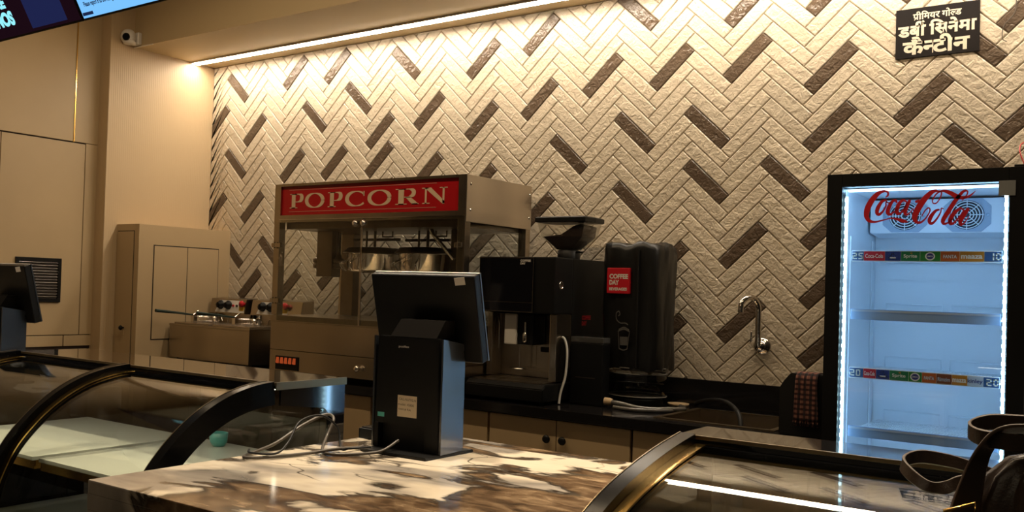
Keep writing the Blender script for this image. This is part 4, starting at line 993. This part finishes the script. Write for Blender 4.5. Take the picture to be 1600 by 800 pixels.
def devline(tokens, x0, x1, z0, z1, name, bold=.03):
    cur = 0; V = []; F = []; extra = []
    for tk in tokens:
        ch, opt = tk if isinstance(tk, tuple) else (tk, None)
        if ch == ' ': cur += .26; continue
        vs_, fs = glyphs(ch, bold); a = adv(ch, bold)
        if opt == 'half':
            xr = max(v[0] for v in vs_); cut = xr - .22; vs_, fs = clipx(vs_, fs, cut); a = cut - .01
        if opt == 'rakar': extra.append([(cur + a * .60, .16, .085), (cur + a * .38, .07, .085), (cur + a * .20, -.06, .06)])
        if opt == 'reph': extra.append([(cur + a * .42, .64, .06), (cur + a * .34, .78, .075), (cur + a * .55, .90, .085), (cur + a * .80, .82, .06)])
        b_ = len(V); V += [(v[0] + cur, v[1]) for v in vs_]; F += [[b_ + i for i in f] for f in fs]; cur += a
    xa = min(v[0] for v in V); xb = max(v[0] for v in V); ya = min(v[1] for v in V); yb = max(v[1] for v in V)
    kx = (x1 - x0) / (xb - xa); ky = (z1 - z0) / (yb - ya)
    ink = Ink((x0, -.0156, z0), (1, 0, 0), (0, 0, 1), (0, -1, 0), .0008)
    ink.mb.add([ink.pt((v[0] - xa) * kx, (v[1] - ya) * ky, .0008) for v in V], F)
    for e in extra: ink.stroke([((p[0] - xa) * kx, (p[1] - ya) * ky, p[2] * kx) for p in e], 6)
    ink.build(name, mat('sign_cream', (.72, .62, .48), .5), sb)
GW, GH = GX1 - GX0, GZ1 - GZ0
devline([('प', 'rakar'), 'ी', 'ि', 'म', 'य', 'र', ' ', 'ग', 'ो', ('ल', 'half'), 'ड'], GX0 + GW * .21, GX0 + GW * .79, GZ0 + GH * .755, GZ0 + GH * .925, 'lettering', .025)
devline(['ड', 'ब', ('ी', 'reph'), ' ', 'ि', 'स', 'न', 'े', 'म', 'ा'], GX0 + GW * .03, GX0 + GW * .965, GZ0 + GH * .42, GZ0 + GH * .73, 'lettering', .035)
devline(['क', 'ै', ('न', 'half'), 'ट', 'ी', 'न'], GX0 + GW * .09, GX0 + GW * .89, GZ0 + GH * .06, GZ0 + GH * .42, 'lettering', .035)

# ------------------------------------------------------------------ vent on the left panel
t = thing('vent_grille', 'black louvred vent grille on the beige panel of the left wall', 'vent', (-.1, -1.27, 1.42))
VY0, VY1, VZ0, VZ1 = -1.462, -1.143, 1.283, 1.556
b = MB(); f_ = .022
b.box(-.0995, -.088, VY0, VY1, VZ0, VZ0 + f_, .001); b.box(-.0995, -.088, VY0, VY1, VZ1 - f_, VZ1, .001); b.box(-.0995, -.088, VY0, VY0 + f_, VZ0 + f_, VZ1 - f_); b.box(-.0995, -.088, VY1 - f_, VY1, VZ0 + f_, VZ1 - f_); b.build('frame', M['black'], t)
b = MB(); b.box(-.0995, -.0985, VY0 + f_, VY1 - f_, VZ0 + f_, VZ1 - f_); b.build('backing', M['gap'], t)
n = 13
for k in range(n):
    z = VZ0 + f_ + (VZ1 - VZ0 - 2 * f_) * (k + .5) / n
    b = MB(); b.prism([(-.0960, z - .0005), (-.0955, z - .0020), (-.0900, z + .0022), (-.0905, z + .0036)], 1, VY0 + f_ + .001, VY1 - f_ - .001)
    b.build('slat', M['slat'] if 'slat' in M else M.setdefault('slat', mat('glossy_grey_slat', (.35, .34, .33), .15, .6)), t)

# ------------------------------------------------------------------ security camera
t = thing('security_camera', 'white dome security camera at the left end of the soffit', 'camera', (.045, -.76, 3.0))
b = MB(); b.box(.012, .082, -.748, -.7155, 2.968, 3.048, .012, seg=3); b.build('mount', M['white'], t)
b = MB(); b.lathe((.045, -.79), [(.020, 2.962), (.040, 2.966), (.043, 2.978), (.036, 2.985)], n=24); b.box(.030, .060, -.80, -.745, 2.964, 2.976, .004); b.build('bracket', M['white'], t)
hd_ = Vector((.040, -.795, 3.012))
b = MB(); b.sphere(hd_, .050, 28); ball = b.build('head', M['white'], t)
dv = Vector((.55, -.80, -.22)).normalized()
bm = bmesh.new(); bmesh.ops.create_cone(bm, cap_ends=True, segments=26, radius1=.026, radius2=.022, depth=.012)
bm.transform(Matrix.Translation(hd_ + dv * .0465) @ dv.to_track_quat('Z', 'Y').to_matrix().to_4x4()); b = MB(); b.bm(bm); b.build('lens', M['lens'], ball)
b = MB(); b.box(.005, .20, -.7225, -.7155, 2.957, 2.9625, .001); struct(b.build('trim_9', M['white']))

# ------------------------------------------------------------------ menu screens
al = radians(31)
TVY, TVZ = -2.50, 2.428
def screen(x0, x1, label, left):
    t = thing('menu_screen', label, 'screen', ((x0 + x1) / 2, TVY, TVZ), 'menu screens over the counter')
    up = Vector((0, -sin(al), cos(al))); nrm = Vector((0, -cos(al), -sin(al)))
    O = Vector((x0, TVY, TVZ)); H = .56; W = x1 - x0
    mx = Matrix(((1, 0, 0, 0), (0, -nrm.y, up.y, 0), (0, -nrm.z, up.z, 0), (0, 0, 0, 1)))  # local y = -normal, local z = up
    mx = Matrix.Translation(O) @ mx
    b = MB(); b.box(0, W, 0, .035, 0, H, .004, mx=mx); b.build('bezel', M['black'], t)
    P = lambda x, z, d=0: O + Vector((x, 0, 0)) + up * z + nrm * (d + .0005)
    def quad(x_0, x_1, z_0, z_1, m, nm, d=0, par=t):
        q = MB(); q.add([P(x_0, z_0, d), P(x_1, z_0, d), P(x_1, z_1, d), P(x_0, z_1, d)], [[0, 1, 2, 3]]); return q.build(nm, m, par)
    e = .009
    if left:
        s = quad(.01, W - .01, e, H - .012, glow('dark_screen', (.010, .003, .006), 1), 'display')
        q = quad(W * .655, W * .905, e + .012, .34, glow('screen_blue_panel', (.012, .016, .065), 1), 'blue_panel', .0006, s)
        ink = Ink(P(W * .415, .052, .0006), (1, 0, 0), up, nrm, .0006)
        ink.text('MOS', 0.0, 0, .135, .060, bold=.06); ink.text('RE', 0.05, .072, .065, .050, bold=.06); ink.build('lettering', glow('screen_cyan', (.30, .85, .95), 1.0), s)
    else:
        s = quad(.004, W - .01, e, H - .012, glow('light_screen', (.19, .52, .95), 1), 'display')
        ink = Ink(P(.004, e, .0006), (1, 0, 0), up, nrm, .0006)
        ink.text("Didn't receive your Bill?", .034, .080, .155, .024, bold=.03); ink.build('lettering', M.setdefault('screenink', glow('screen_ink', (.012, .02, .06), 1)), s)
        ink = Ink(P(.004, e, .0006), (1, 0, 0), up, nrm, .0006); ink.text('Please report it to the Manager immediately', .032, .036, .268, .024, bold=.03); ink.build('lettering', M['screenink'], s)
        ink = Ink(P(.004, e, .0006), (1, 0, 0), up, nrm, .0006); ink.rect(.004, .009, .068, .021); ink.build('corner_bar', M['screenink'], s)
    b = MB()
    for x in (W * .25, W * .75):
        a = O + Vector((x, 0, 0)) + up * .45 - nrm * .045; b.tube([a, (a.x, a.y, 3.45)], .012, 8)
    b.build('hanger', M['black'], t)
screen(2.028, 2.985, 'pale blue menu screen hanging over the counter left of the light strip', False)
screen(1.062, 2.024, 'dark menu screen with cyan letters in the top left corner', True)

# ================================================================== CURVED DISPLAY CASES
PROF = [(-2.69, 1.165), (-2.77, 1.157), (-2.86, 1.136), (-2.94, 1.103), (-3.01, 1.060), (-3.07, 1.010), (-3.12, .955), (-3.155, .895), (-3.18, .83), (-3.19, .75), (-3.19, .46)]
PROFR = [(-2.69, 1.165), (-2.78, 1.1532), (-2.86, 1.140), (-2.95, 1.1218), (-3.02, 1.1043), (-3.09, 1.082), (-3.15, 1.056), (-3.20, 1.0254), (-3.245, .985), (-3.28, .938), (-3.30, .891), (-3.308, .84), (-3.31, .70), (-3.31, .46)]
def setprof(P):
    global PV
    PV = crom([Vector((y, z, 0)) for y, z in P], 6)
setprof(PROF)
def offs(d):
    out = []
    for i, p in enumerate(PV):
        q = PV[min(i + 1, len(PV) - 1)] - PV[max(i - 1, 0)]; n = Vector((-q.y, q.x, 0)).normalized()   # outward normal faces -y/+z
        if n.x > 0 or (abs(n.x) < .2 and n.y < 0): n = -n
        out.append((p.x + n.x * d, p.y + n.y * d))
    return out
def sheet(x0, x1, d0, d1, name, m, parent):
    A = offs(d0); B = offs(d1); n = len(A); b = MB()
    V = [(x0, *p) for p in A] + [(x1, *p) for p in A] + [(x0, *p) for p in B] + [(x1, *p) for p in B]; F = []
    for i in range(n - 1):
        F.append([i, i + 1, n + i + 1, n + i]); F.append([2 * n + i, 3 * n + i, 3 * n + i + 1, 2 * n + i + 1])
    b.add(V, F, 0, True)
    E = []
    for i in range(n - 1): E += [[i, 2 * n + i, 2 * n + i + 1, i + 1], [n + i, n + i + 1, 3 * n + i + 1, 3 * n + i]]
    E += [[0, n, 3 * n, 2 * n], [n - 1, 3 * n - 1, 4 * n - 1, 2 * n - 1]]
    b.add(V, E, 0, False); return b.build(name, m, parent)
def case(x0, x1, mids, label, REAR):
    t = thing('display_case', label, 'display case', ((x0 + x1) / 2, -2.8, 0))
    b = MB(); b.box(x0, x1, -3.16, REAR, .10, .45, .004); b.box(x0 + .03, x1 - .03, -3.12, REAR + .03, 0, .10); b.build('plinth', M['blackgloss'], t)
    b = MB(); b.box(x0 - .004, x1 + .004, -2.682, REAR - .004, 1.147, 1.165, .002); tp = b.build('top', M['casetop'], t)
    b = MB(); b.box(x0 - .004, x1 + .004, -2.69, -2.6825, 1.158, 1.166, .001); b.box(x0 - .002, x1 + .002, -2.6885, -2.6825, 1.1475, 1.1575, mi=1); b.box(x1 + .0042, x1 + .008, -2.69, REAR - .004, 1.145, 1.167); b.build('top_edge', [M['bronze'], M['blackgloss']], tp)
    b = MB(); b.box(x0 + .036, x1 - .036, -2.696, -2.655, 1.128, 1.1465, .001); fr_ = b.build('front_rail', M['blackgloss'], t)
    b = MB(); b.box(x0 + .036, x1 - .036, -2.699, -2.6965, 1.128, 1.132); b.build('brass_line', M['gold'], fr_)
    b = MB(); b.box(x0 + .05, x1 - .05, -2.64, -2.62, 1.138, 1.1465); b.build('case_fill_glow', M['casefill'] if 'casefill' in M else M.setdefault('casefill', glow('case_fill_glow', (1, .88, .68), 9.0)), t)  # added glowing bar that brightens the shelves, no known lamp of the case
    xs = [x0 + .017] + list(mids) + [x1 - .017]
    for x in xs:
        w_ = .017 if x in (xs[0], xs[-1]) else .014
        dep = -.062 if x in (xs[0], xs[-1]) else -.048
        a = sheet(x - w_, x + w_, dep, .004, 'arch_frame', M['archblack'], t)
        if x != xs[-1]: sheet(x + w_ + .0005, x + w_ + .022, -.019, -.015, 'brass_trim', M['gold'], a)
        sheet(x - w_ * .92, x - w_ * .80, .0042, .0055, 'bead', M['bronze'], a)
        if x not in (xs[0], xs[-1]):
            b = MB(); b.box(x - .014, x + .014, REAR - .005, REAR + .03, .45, 1.147); b.build('rear_post', M['bronze'], t)
    for i in range(len(xs) - 1): sheet(xs[i] + .018, xs[i + 1] - .018, -.026, -.021, 'curved_glass', M['caseglass'], t)
    ins = offs(-.063); edge = [(max(p[0], -3.16), min(p[1], 1.145)) for p in ins if p[1] > .47]
    for x in (x0 + .003, x1 - .009):
        b = MB(); b.prism([(REAR, .452), (REAR, 1.145)] + edge + [(edge[-1][0], .452)], 0, x + .001, x + .005); b.build('side_glass', M['smoke' if x < x1 - .1 else 'glass'], t)
        b = MB()
        wy1, wz1 = REAR - .075, 1.080     # window in the black end panel
        arc = [(wy1 - .03 + .03 * cos(a), wz1 - .03 + .03 * sin(a)) for a in [radians(q) for q in (90, 60, 30, 0)]]
        b.prism([(REAR, .452), (REAR, 1.1455), (-2.66, 1.1455), (-2.66, wz1 + .018)] + arc + [(wy1, .452)], 0, x, x + .007); b.build('end_panel_frame', M['blackgloss'], t)
    b = MB(); b.box(x0 + .012, x1 - .012, REAR - .006, REAR, .455, 1.14); b.build('rear_glass', M['smoke'], t)
    xe = [x0 + .036] + list(mids) + [x1 - .036]
    for i in range(len(xe) - 1):
        a, c = xe[i] + (.017 if i else 0), xe[i + 1] - (.017 if i + 1 < len(xe) - 1 else 0)
        b = MB(); b.box(a, c, -3.02, REAR - .012, .888, .900, .002); sh = b.build('upper_shelf', M['shelfwhite'], t)
        b = MB(); b.box(a, c, -3.012, -2.985, .862, .8875); b.build('shelf_rail', M['gold'], sh)
        b = MB(); b.box(a, c, -3.08, REAR - .012, .590, .600, .002); b.build('lower_shelf', M['shelfwhite'], t)
    return t
case(1.95, 3.285, [2.617], 'long curved glass display case left of the marble counter', -2.375)
setprof(PROFR)
case(4.45, 6.25, [5.35], 'curved glass display case in the right foreground before the fridge', -2.515)
b = MB(); b.lathe((2.81, -2.455), [(.0, .9012), (.020, .9012), (.029, .915), (.032, .945), (.029, .946), (.025, .92), (0, .91)], n=28)
tag(b.build('teal_bowl', M['teal']), 'small teal plastic bowl on the white shelf inside the left display case', 'bowl')

# ================================================================== MARBLE COUNTERS
def counter(x0, x1, label):
    t = thing('marble_counter', label, 'counter', ((x0 + x1) / 2, -2.8, 0), 'marble counters between the display cases')
    y0, y1 = -3.385, -2.182
    b = MB(); b.box(x0, x1, y0, y1, .970, 1.0, .003); b.build('slab', M['marble'], t)
    b = MB(); b.box(x0, x1, y0, y0 + .02, .935, .9698); b.box(x0 + .001, x0 + .022, y0 + .021, y1, .935, .9698); b.box(x1 - .022, x1 - .001, y0 + .021, y1, .935, .9698); b.build('apron', M['marble'], t)
    for x in (x0, x1 - .05):
        b = MB(); b.box(x, x + .05, y0, y1, 0, .9345, .002); b.build('side_panel', M['marble'], t)
    b = MB(); b.box(x0 + .0505, x1 - .0505, y0 + .30, y0 + .32, 0, .968); b.build('modesty_panel', M['blackmat'], t)
counter(3.392, 4.42, 'brown and cream veined marble counter carrying the touch terminal')
counter(.62, 1.925, 'marble counter beyond the left display case carrying the second terminal')

# ------------------------------------------------------------------ POS terminals
def pos(x, y, z, label):
    t = thing('touch_terminal', label, 'terminal', (x, y, z), 'touch terminals on the counters', radians(3))
    b = MB(); b.prism([(-.105, -.125), (.105, -.125), (.120, .10), (-.120, .10)], 2, 0.0, .008, bev=.002); b.build('base_plate', M['black'], t, local=True)
    # hollow column: back cover with cable opening, two sides, front
    b = MB(); b.prism([(-.104, .075), (-.098, .314), (.098, .314), (.106, .0085), (.062, .0085), (.058, .075)], 1, -.062, -.040, bev=.002); b.prism([(-.104, .0085), (-.104, .075), (-.09, .075), (-.09, .0085)], 1, -.062, -.040)
    col_ = b.build('column', M['black'], t, local=True)
    b = MB(); b.box(-.100, .100, -.0395, .01, .0085, .30); b.build('inner_block', M['blackmat'], col_, local=True)
    for sx in (-1, 1):
        def sd(y0, y1c): pass
        a, c = (.1065, .112) if sx > 0 else (-.112, -.1065)
        poly = [(-.062, .0085), (-.062, .314), (.040, .300), (.052, .292), (.044, .278), (.050, .268), (.036, .258), (.014, .236), (.004, .205), (.006, .175), (.022, .155), (.024, .0085)]
        b = MB(); b.prism(poly, 0, a, c); s_ = b.build('side_cover', M['posblue'] if 'posblue' in M else M.setdefault('posblue', mat('satin_black_side', (.022, .026, .032), .28, spec=.8, coat=1.0)), col_, local=True)
        b = MB(); a2, c2 = (.1066, .111) if sx > 0 else (-.111, -.1066)
        b.prism([(-.02, .0085), (-.02, .255), (.036, .2595), (.055, .266), (.055, .0085)], 0, a2, c2); b.build('side_insert', M['posblue'], s_, local=True)
    # tilted head
    tl = radians(15); mx = Matrix.Translation((0.0, .035, .366)) @ Matrix.Rotation(-tl, 4, 'X') @ Matrix.Identity(4)
    mx = Matrix.Translation((-.004, .055, .374)) @ Matrix.Rotation(tl, 4, 'X')
    b = MB(); b.box(-.168, .168, -.030, .0, -.122, .122, .006, seg=3, mx=mx); hd = b.build('monitor', M['black'], t, local=True)
    b = MB(); b.box(-.169, .169, .0003, .008, -.123, .123, .002, mx=mx); b.build('touch_panel', M['posblue'], hd, local=True)
    b = MB(); b.box(-.169, .169, -.004, .0001, .1222, .1238, mx=mx); b.build('top_edge', M['white'], hd, local=True)
    b = MB(); b.box(.118, .150, -.0313, -.0303, .083, .104, mx=mx @ Matrix.Rotation(radians(-6), 4, 'Y')); b.build('white_sticker', M['white'], hd, local=True)
    # hinge wedge between the column and the head
    b = MB(); b.add([(-.060, -.060, .3145), (.088, -.060, .3145), (.096, -.030, .362), (-.046, -.030, .362), (-.060, .03, .3145), (.088, .03, .3145), (.096, .02, .362), (-.046, .02, .362)], [[0, 1, 2, 3], [1, 5, 6, 2], [5, 4, 7, 6], [4, 0, 3, 7], [3, 2, 6, 7], [4, 5, 1, 0]])
    b.build('hinge_wedge', mat('wedge_black', (.006, .005, .004), .85, spec=.05), t, local=True)
    ink = Ink((-.030, -.0622, .283), (1, 0, 0), (0, 0, 1), (0, -1, 0), .0005); ink.text('posiflex', 0, 0, .034, .008, bold=.02); o = ink.mb.build('maker_print', M['white'], col_, local=True)
    return t, col_
p1, col1 = pos(3.645, -2.49, 1.0, 'black touch terminal with handwritten label on the marble counter')
kw = [c for c in kids(p1)]
ink = Ink((-.028, -.0622, .098), (1, 0, .0), (0, 0, 1), (0, -1, 0), .0004)
ink.rect(0, 0, .062, .058); ink.mb.build('paper_label', M['paper'], col1, local=True)
ink = Ink((-.028, -.0628, .098), (1, 0, -.03), (0, 0, 1), (0, -1, 0), .0003)
ink.text('CALL-NUTRSLN', .005, .045, .054, .0065); ink.text('model: 45800', .003, .031, .050, .0065); ink.text('cont.# RA', .004, .018, .040, .0065); ink.mb.build('handwriting', M['ink'], col1, local=True)
ink = Ink((-.093, -.0622, .092), (1, 0, 0), (0, 0, 1), (0, -1, 0), .0004); ink.rect(0, 0, .022, .012); ink.mb.build('teal_sticker', M['teal'], col1, local=True)
dup(p1, None, (1.49, -2.49, 1.0), 'black touch terminal beyond the left display case, at the left edge')
for o in list(COL.objects):
    if o.parent and o.parent.name.startswith('column') and o.parent is not col1 and o.name.split('.')[0] in ('paper_label', 'handwriting', 'teal_sticker'): bpy.data.objects.remove(o)

# power adapter box and cables on the marble
t = thing('device_box', 'low black box behind the touch terminal on the marble counter', 'box', (3.47, -2.36, 1.0))
b = MB(); b.box(3.395, 3.475, -2.44, -2.22, 1.0, 1.030, .004); b.build('body', M['black'], t)
b = MB(); b.box(3.40, 3.47, -2.432, -2.228, 1.0302, 1.034, .002); b.build('lid', M['screenoff'], t)
Zm = 1.0
def cable(pts, r, label, m='cable'):
    b = MB(); b.tube(pts, r, 8, smooth_path=8); tag(b.build('power_cable', M[m]), label, 'cable', 'cables on the marble counter')
cable([(3.635, -2.565, 1.035), (3.625, -2.62, 1.012), (3.60, -2.67, Zm + .006), (3.555, -2.74, Zm + .006), (3.50, -2.72, Zm + .006), (3.46, -2.66, Zm + .03), (3.45, -2.62, Zm + .075), (3.42, -2.62, Zm + .085), (3.405, -2.70, Zm + .06), (3.40, -2.80, Zm + .02), (3.41, -2.90, Zm + .006), (3.44, -2.95, Zm + .006), (3.475, -2.90, Zm + .006), (3.50, -2.80, Zm + .006), (3.53, -2.70, Zm + .012), (3.535, -2.62, Zm + .008), (3.53, -2.585, Zm + .008)], .0044, 'grey cable looping up and back to the touch terminal')
cable([(3.41, -2.905, Zm + .017), (3.44, -2.93, Zm + .016), (3.49, -2.89, Zm + .016), (3.487, -2.84, Zm + .04), (3.47, -2.78, Zm + .085), (3.475, -2.70, Zm + .095), (3.50, -2.66, Zm + .06), (3.53, -2.68, Zm + .012), (3.57, -2.69, Zm + .018), (3.60, -2.64, Zm + .02)], .0030, 'thinner dark cable crossing the grey loop on the marble', 'black')

# ================================================================== HANDBAG (right foreground)
t = thing('handbag', 'brown leather handbag with looped straps on the right display case', 'bag', (5.10, -3.0, 1.07))
C_ = Vector(CAMPOS)
bx, by = 5.115, -3.02
# body: gathered leather folds
VV = []; NS = 72; lev = [(1.060, .098), (1.075, .108), (1.12, .108), (1.17, .098), (1.21, .084), (1.237, .062), (1.247, .035)]
for z, r in lev:
    for k in range(NS):
        a = 2 * pi * k / NS; f = .5 + .5 * sin(11 * a + 2.2 * sin(2 * a) + (z - 1.05) * 14)
        rr = r * (1 + .22 * (f ** .55) - .10)
        yy = by + rr * sin(a) * .62
        gz = next((z0 + (z1 - z0) * (yy - y0) / (y1 - y0) for (y0, z0), (y1, z1) in zip(PROFR, PROFR[1:]) if y1 <= yy <= y0), 1.1) - .019
        VV.append((bx + rr * cos(a), yy, max(z, gz + (z - 1.06) * .3)))
VV.append((bx, by, 1.25)); F = []
for j in range(len(lev) - 1):
    for k in range(NS): F.append([j * NS + k, j * NS + (k + 1) % NS, (j + 1) * NS + (k + 1) % NS, (j + 1) * NS + k])
for k in range(NS): F.append([(len(lev) - 1) * NS + k, (len(lev) - 1) * NS + (k + 1) % NS, len(VV) - 1])
F.append(list(range(NS))[::-1])
b = MB(); b.add(VV, F, 0, True); b.build('body', M['leather'], t)
# straps (flat bands with a paler edge)
def band(pts, wid, name, th=.004): 
    b = MB(); b.strip(pts, wid, th, 0, 8, 1); return b.build(name, [M['leather'], M['leatheredge']], t)
band([(5.14, -2.99, 1.285), (5.10, -2.965, 1.283), (5.06, -2.96, 1.281), (5.02, -2.975, 1.279), (5.000, -3.00, 1.270), (5.012, -3.035, 1.264), (5.04, -3.05, 1.262), (5.08, -3.055, 1.262), (5.12, -3.05, 1.266)], (0, 0, .024), 'carry_strap')
band([(4.995, -3.075, 1.110), (5.003, -3.06, 1.158), (5.011, -3.055, 1.203), (5.022, -3.05, 1.242), (5.042, -3.045, 1.272), (5.070, -3.04, 1.281), (5.10, -3.03, 1.275), (5.14, -3.02, 1.245)], [(.042, .004, .004), (.038, .008, .006), (.030, .014, .010), (.022, .022, .006), (.010, .034, -.010), (0, .036, -.014), (-.004, .036, -.012), (-.01, .034, -.01)], 'shoulder_strap', .005)
band([(5.03, -2.93, 1.196), (4.995, -2.945, 1.206), (4.965, -2.95, 1.212), (4.931, -2.965, 1.215), (4.914, -3.00, 1.208), (4.930, -3.03, 1.196), (4.955, -3.045, 1.184), (4.975, -3.035, 1.184), (4.992, -3.02, 1.192), (5.03, -2.99, 1.20)], [(0, .004, .016), (0, .006, .018), (0, .008, .020), (0, .006, .021), (.003, .004, .021), (.004, .004, .019), (.004, .006, .016), (-.002, .010, .018), (-.002, .008, .020), (0, .008, .02)], 'loose_strap')
b = MB(); b.tube([(4.982, -3.085, 1.159), (5.019, -3.09, 1.177), (5.021, -3.09, 1.150), (4.99, -3.085, 1.130), (4.982, -3.085, 1.159)], .0028, 8); b.build('buckle', M['gold'], t)
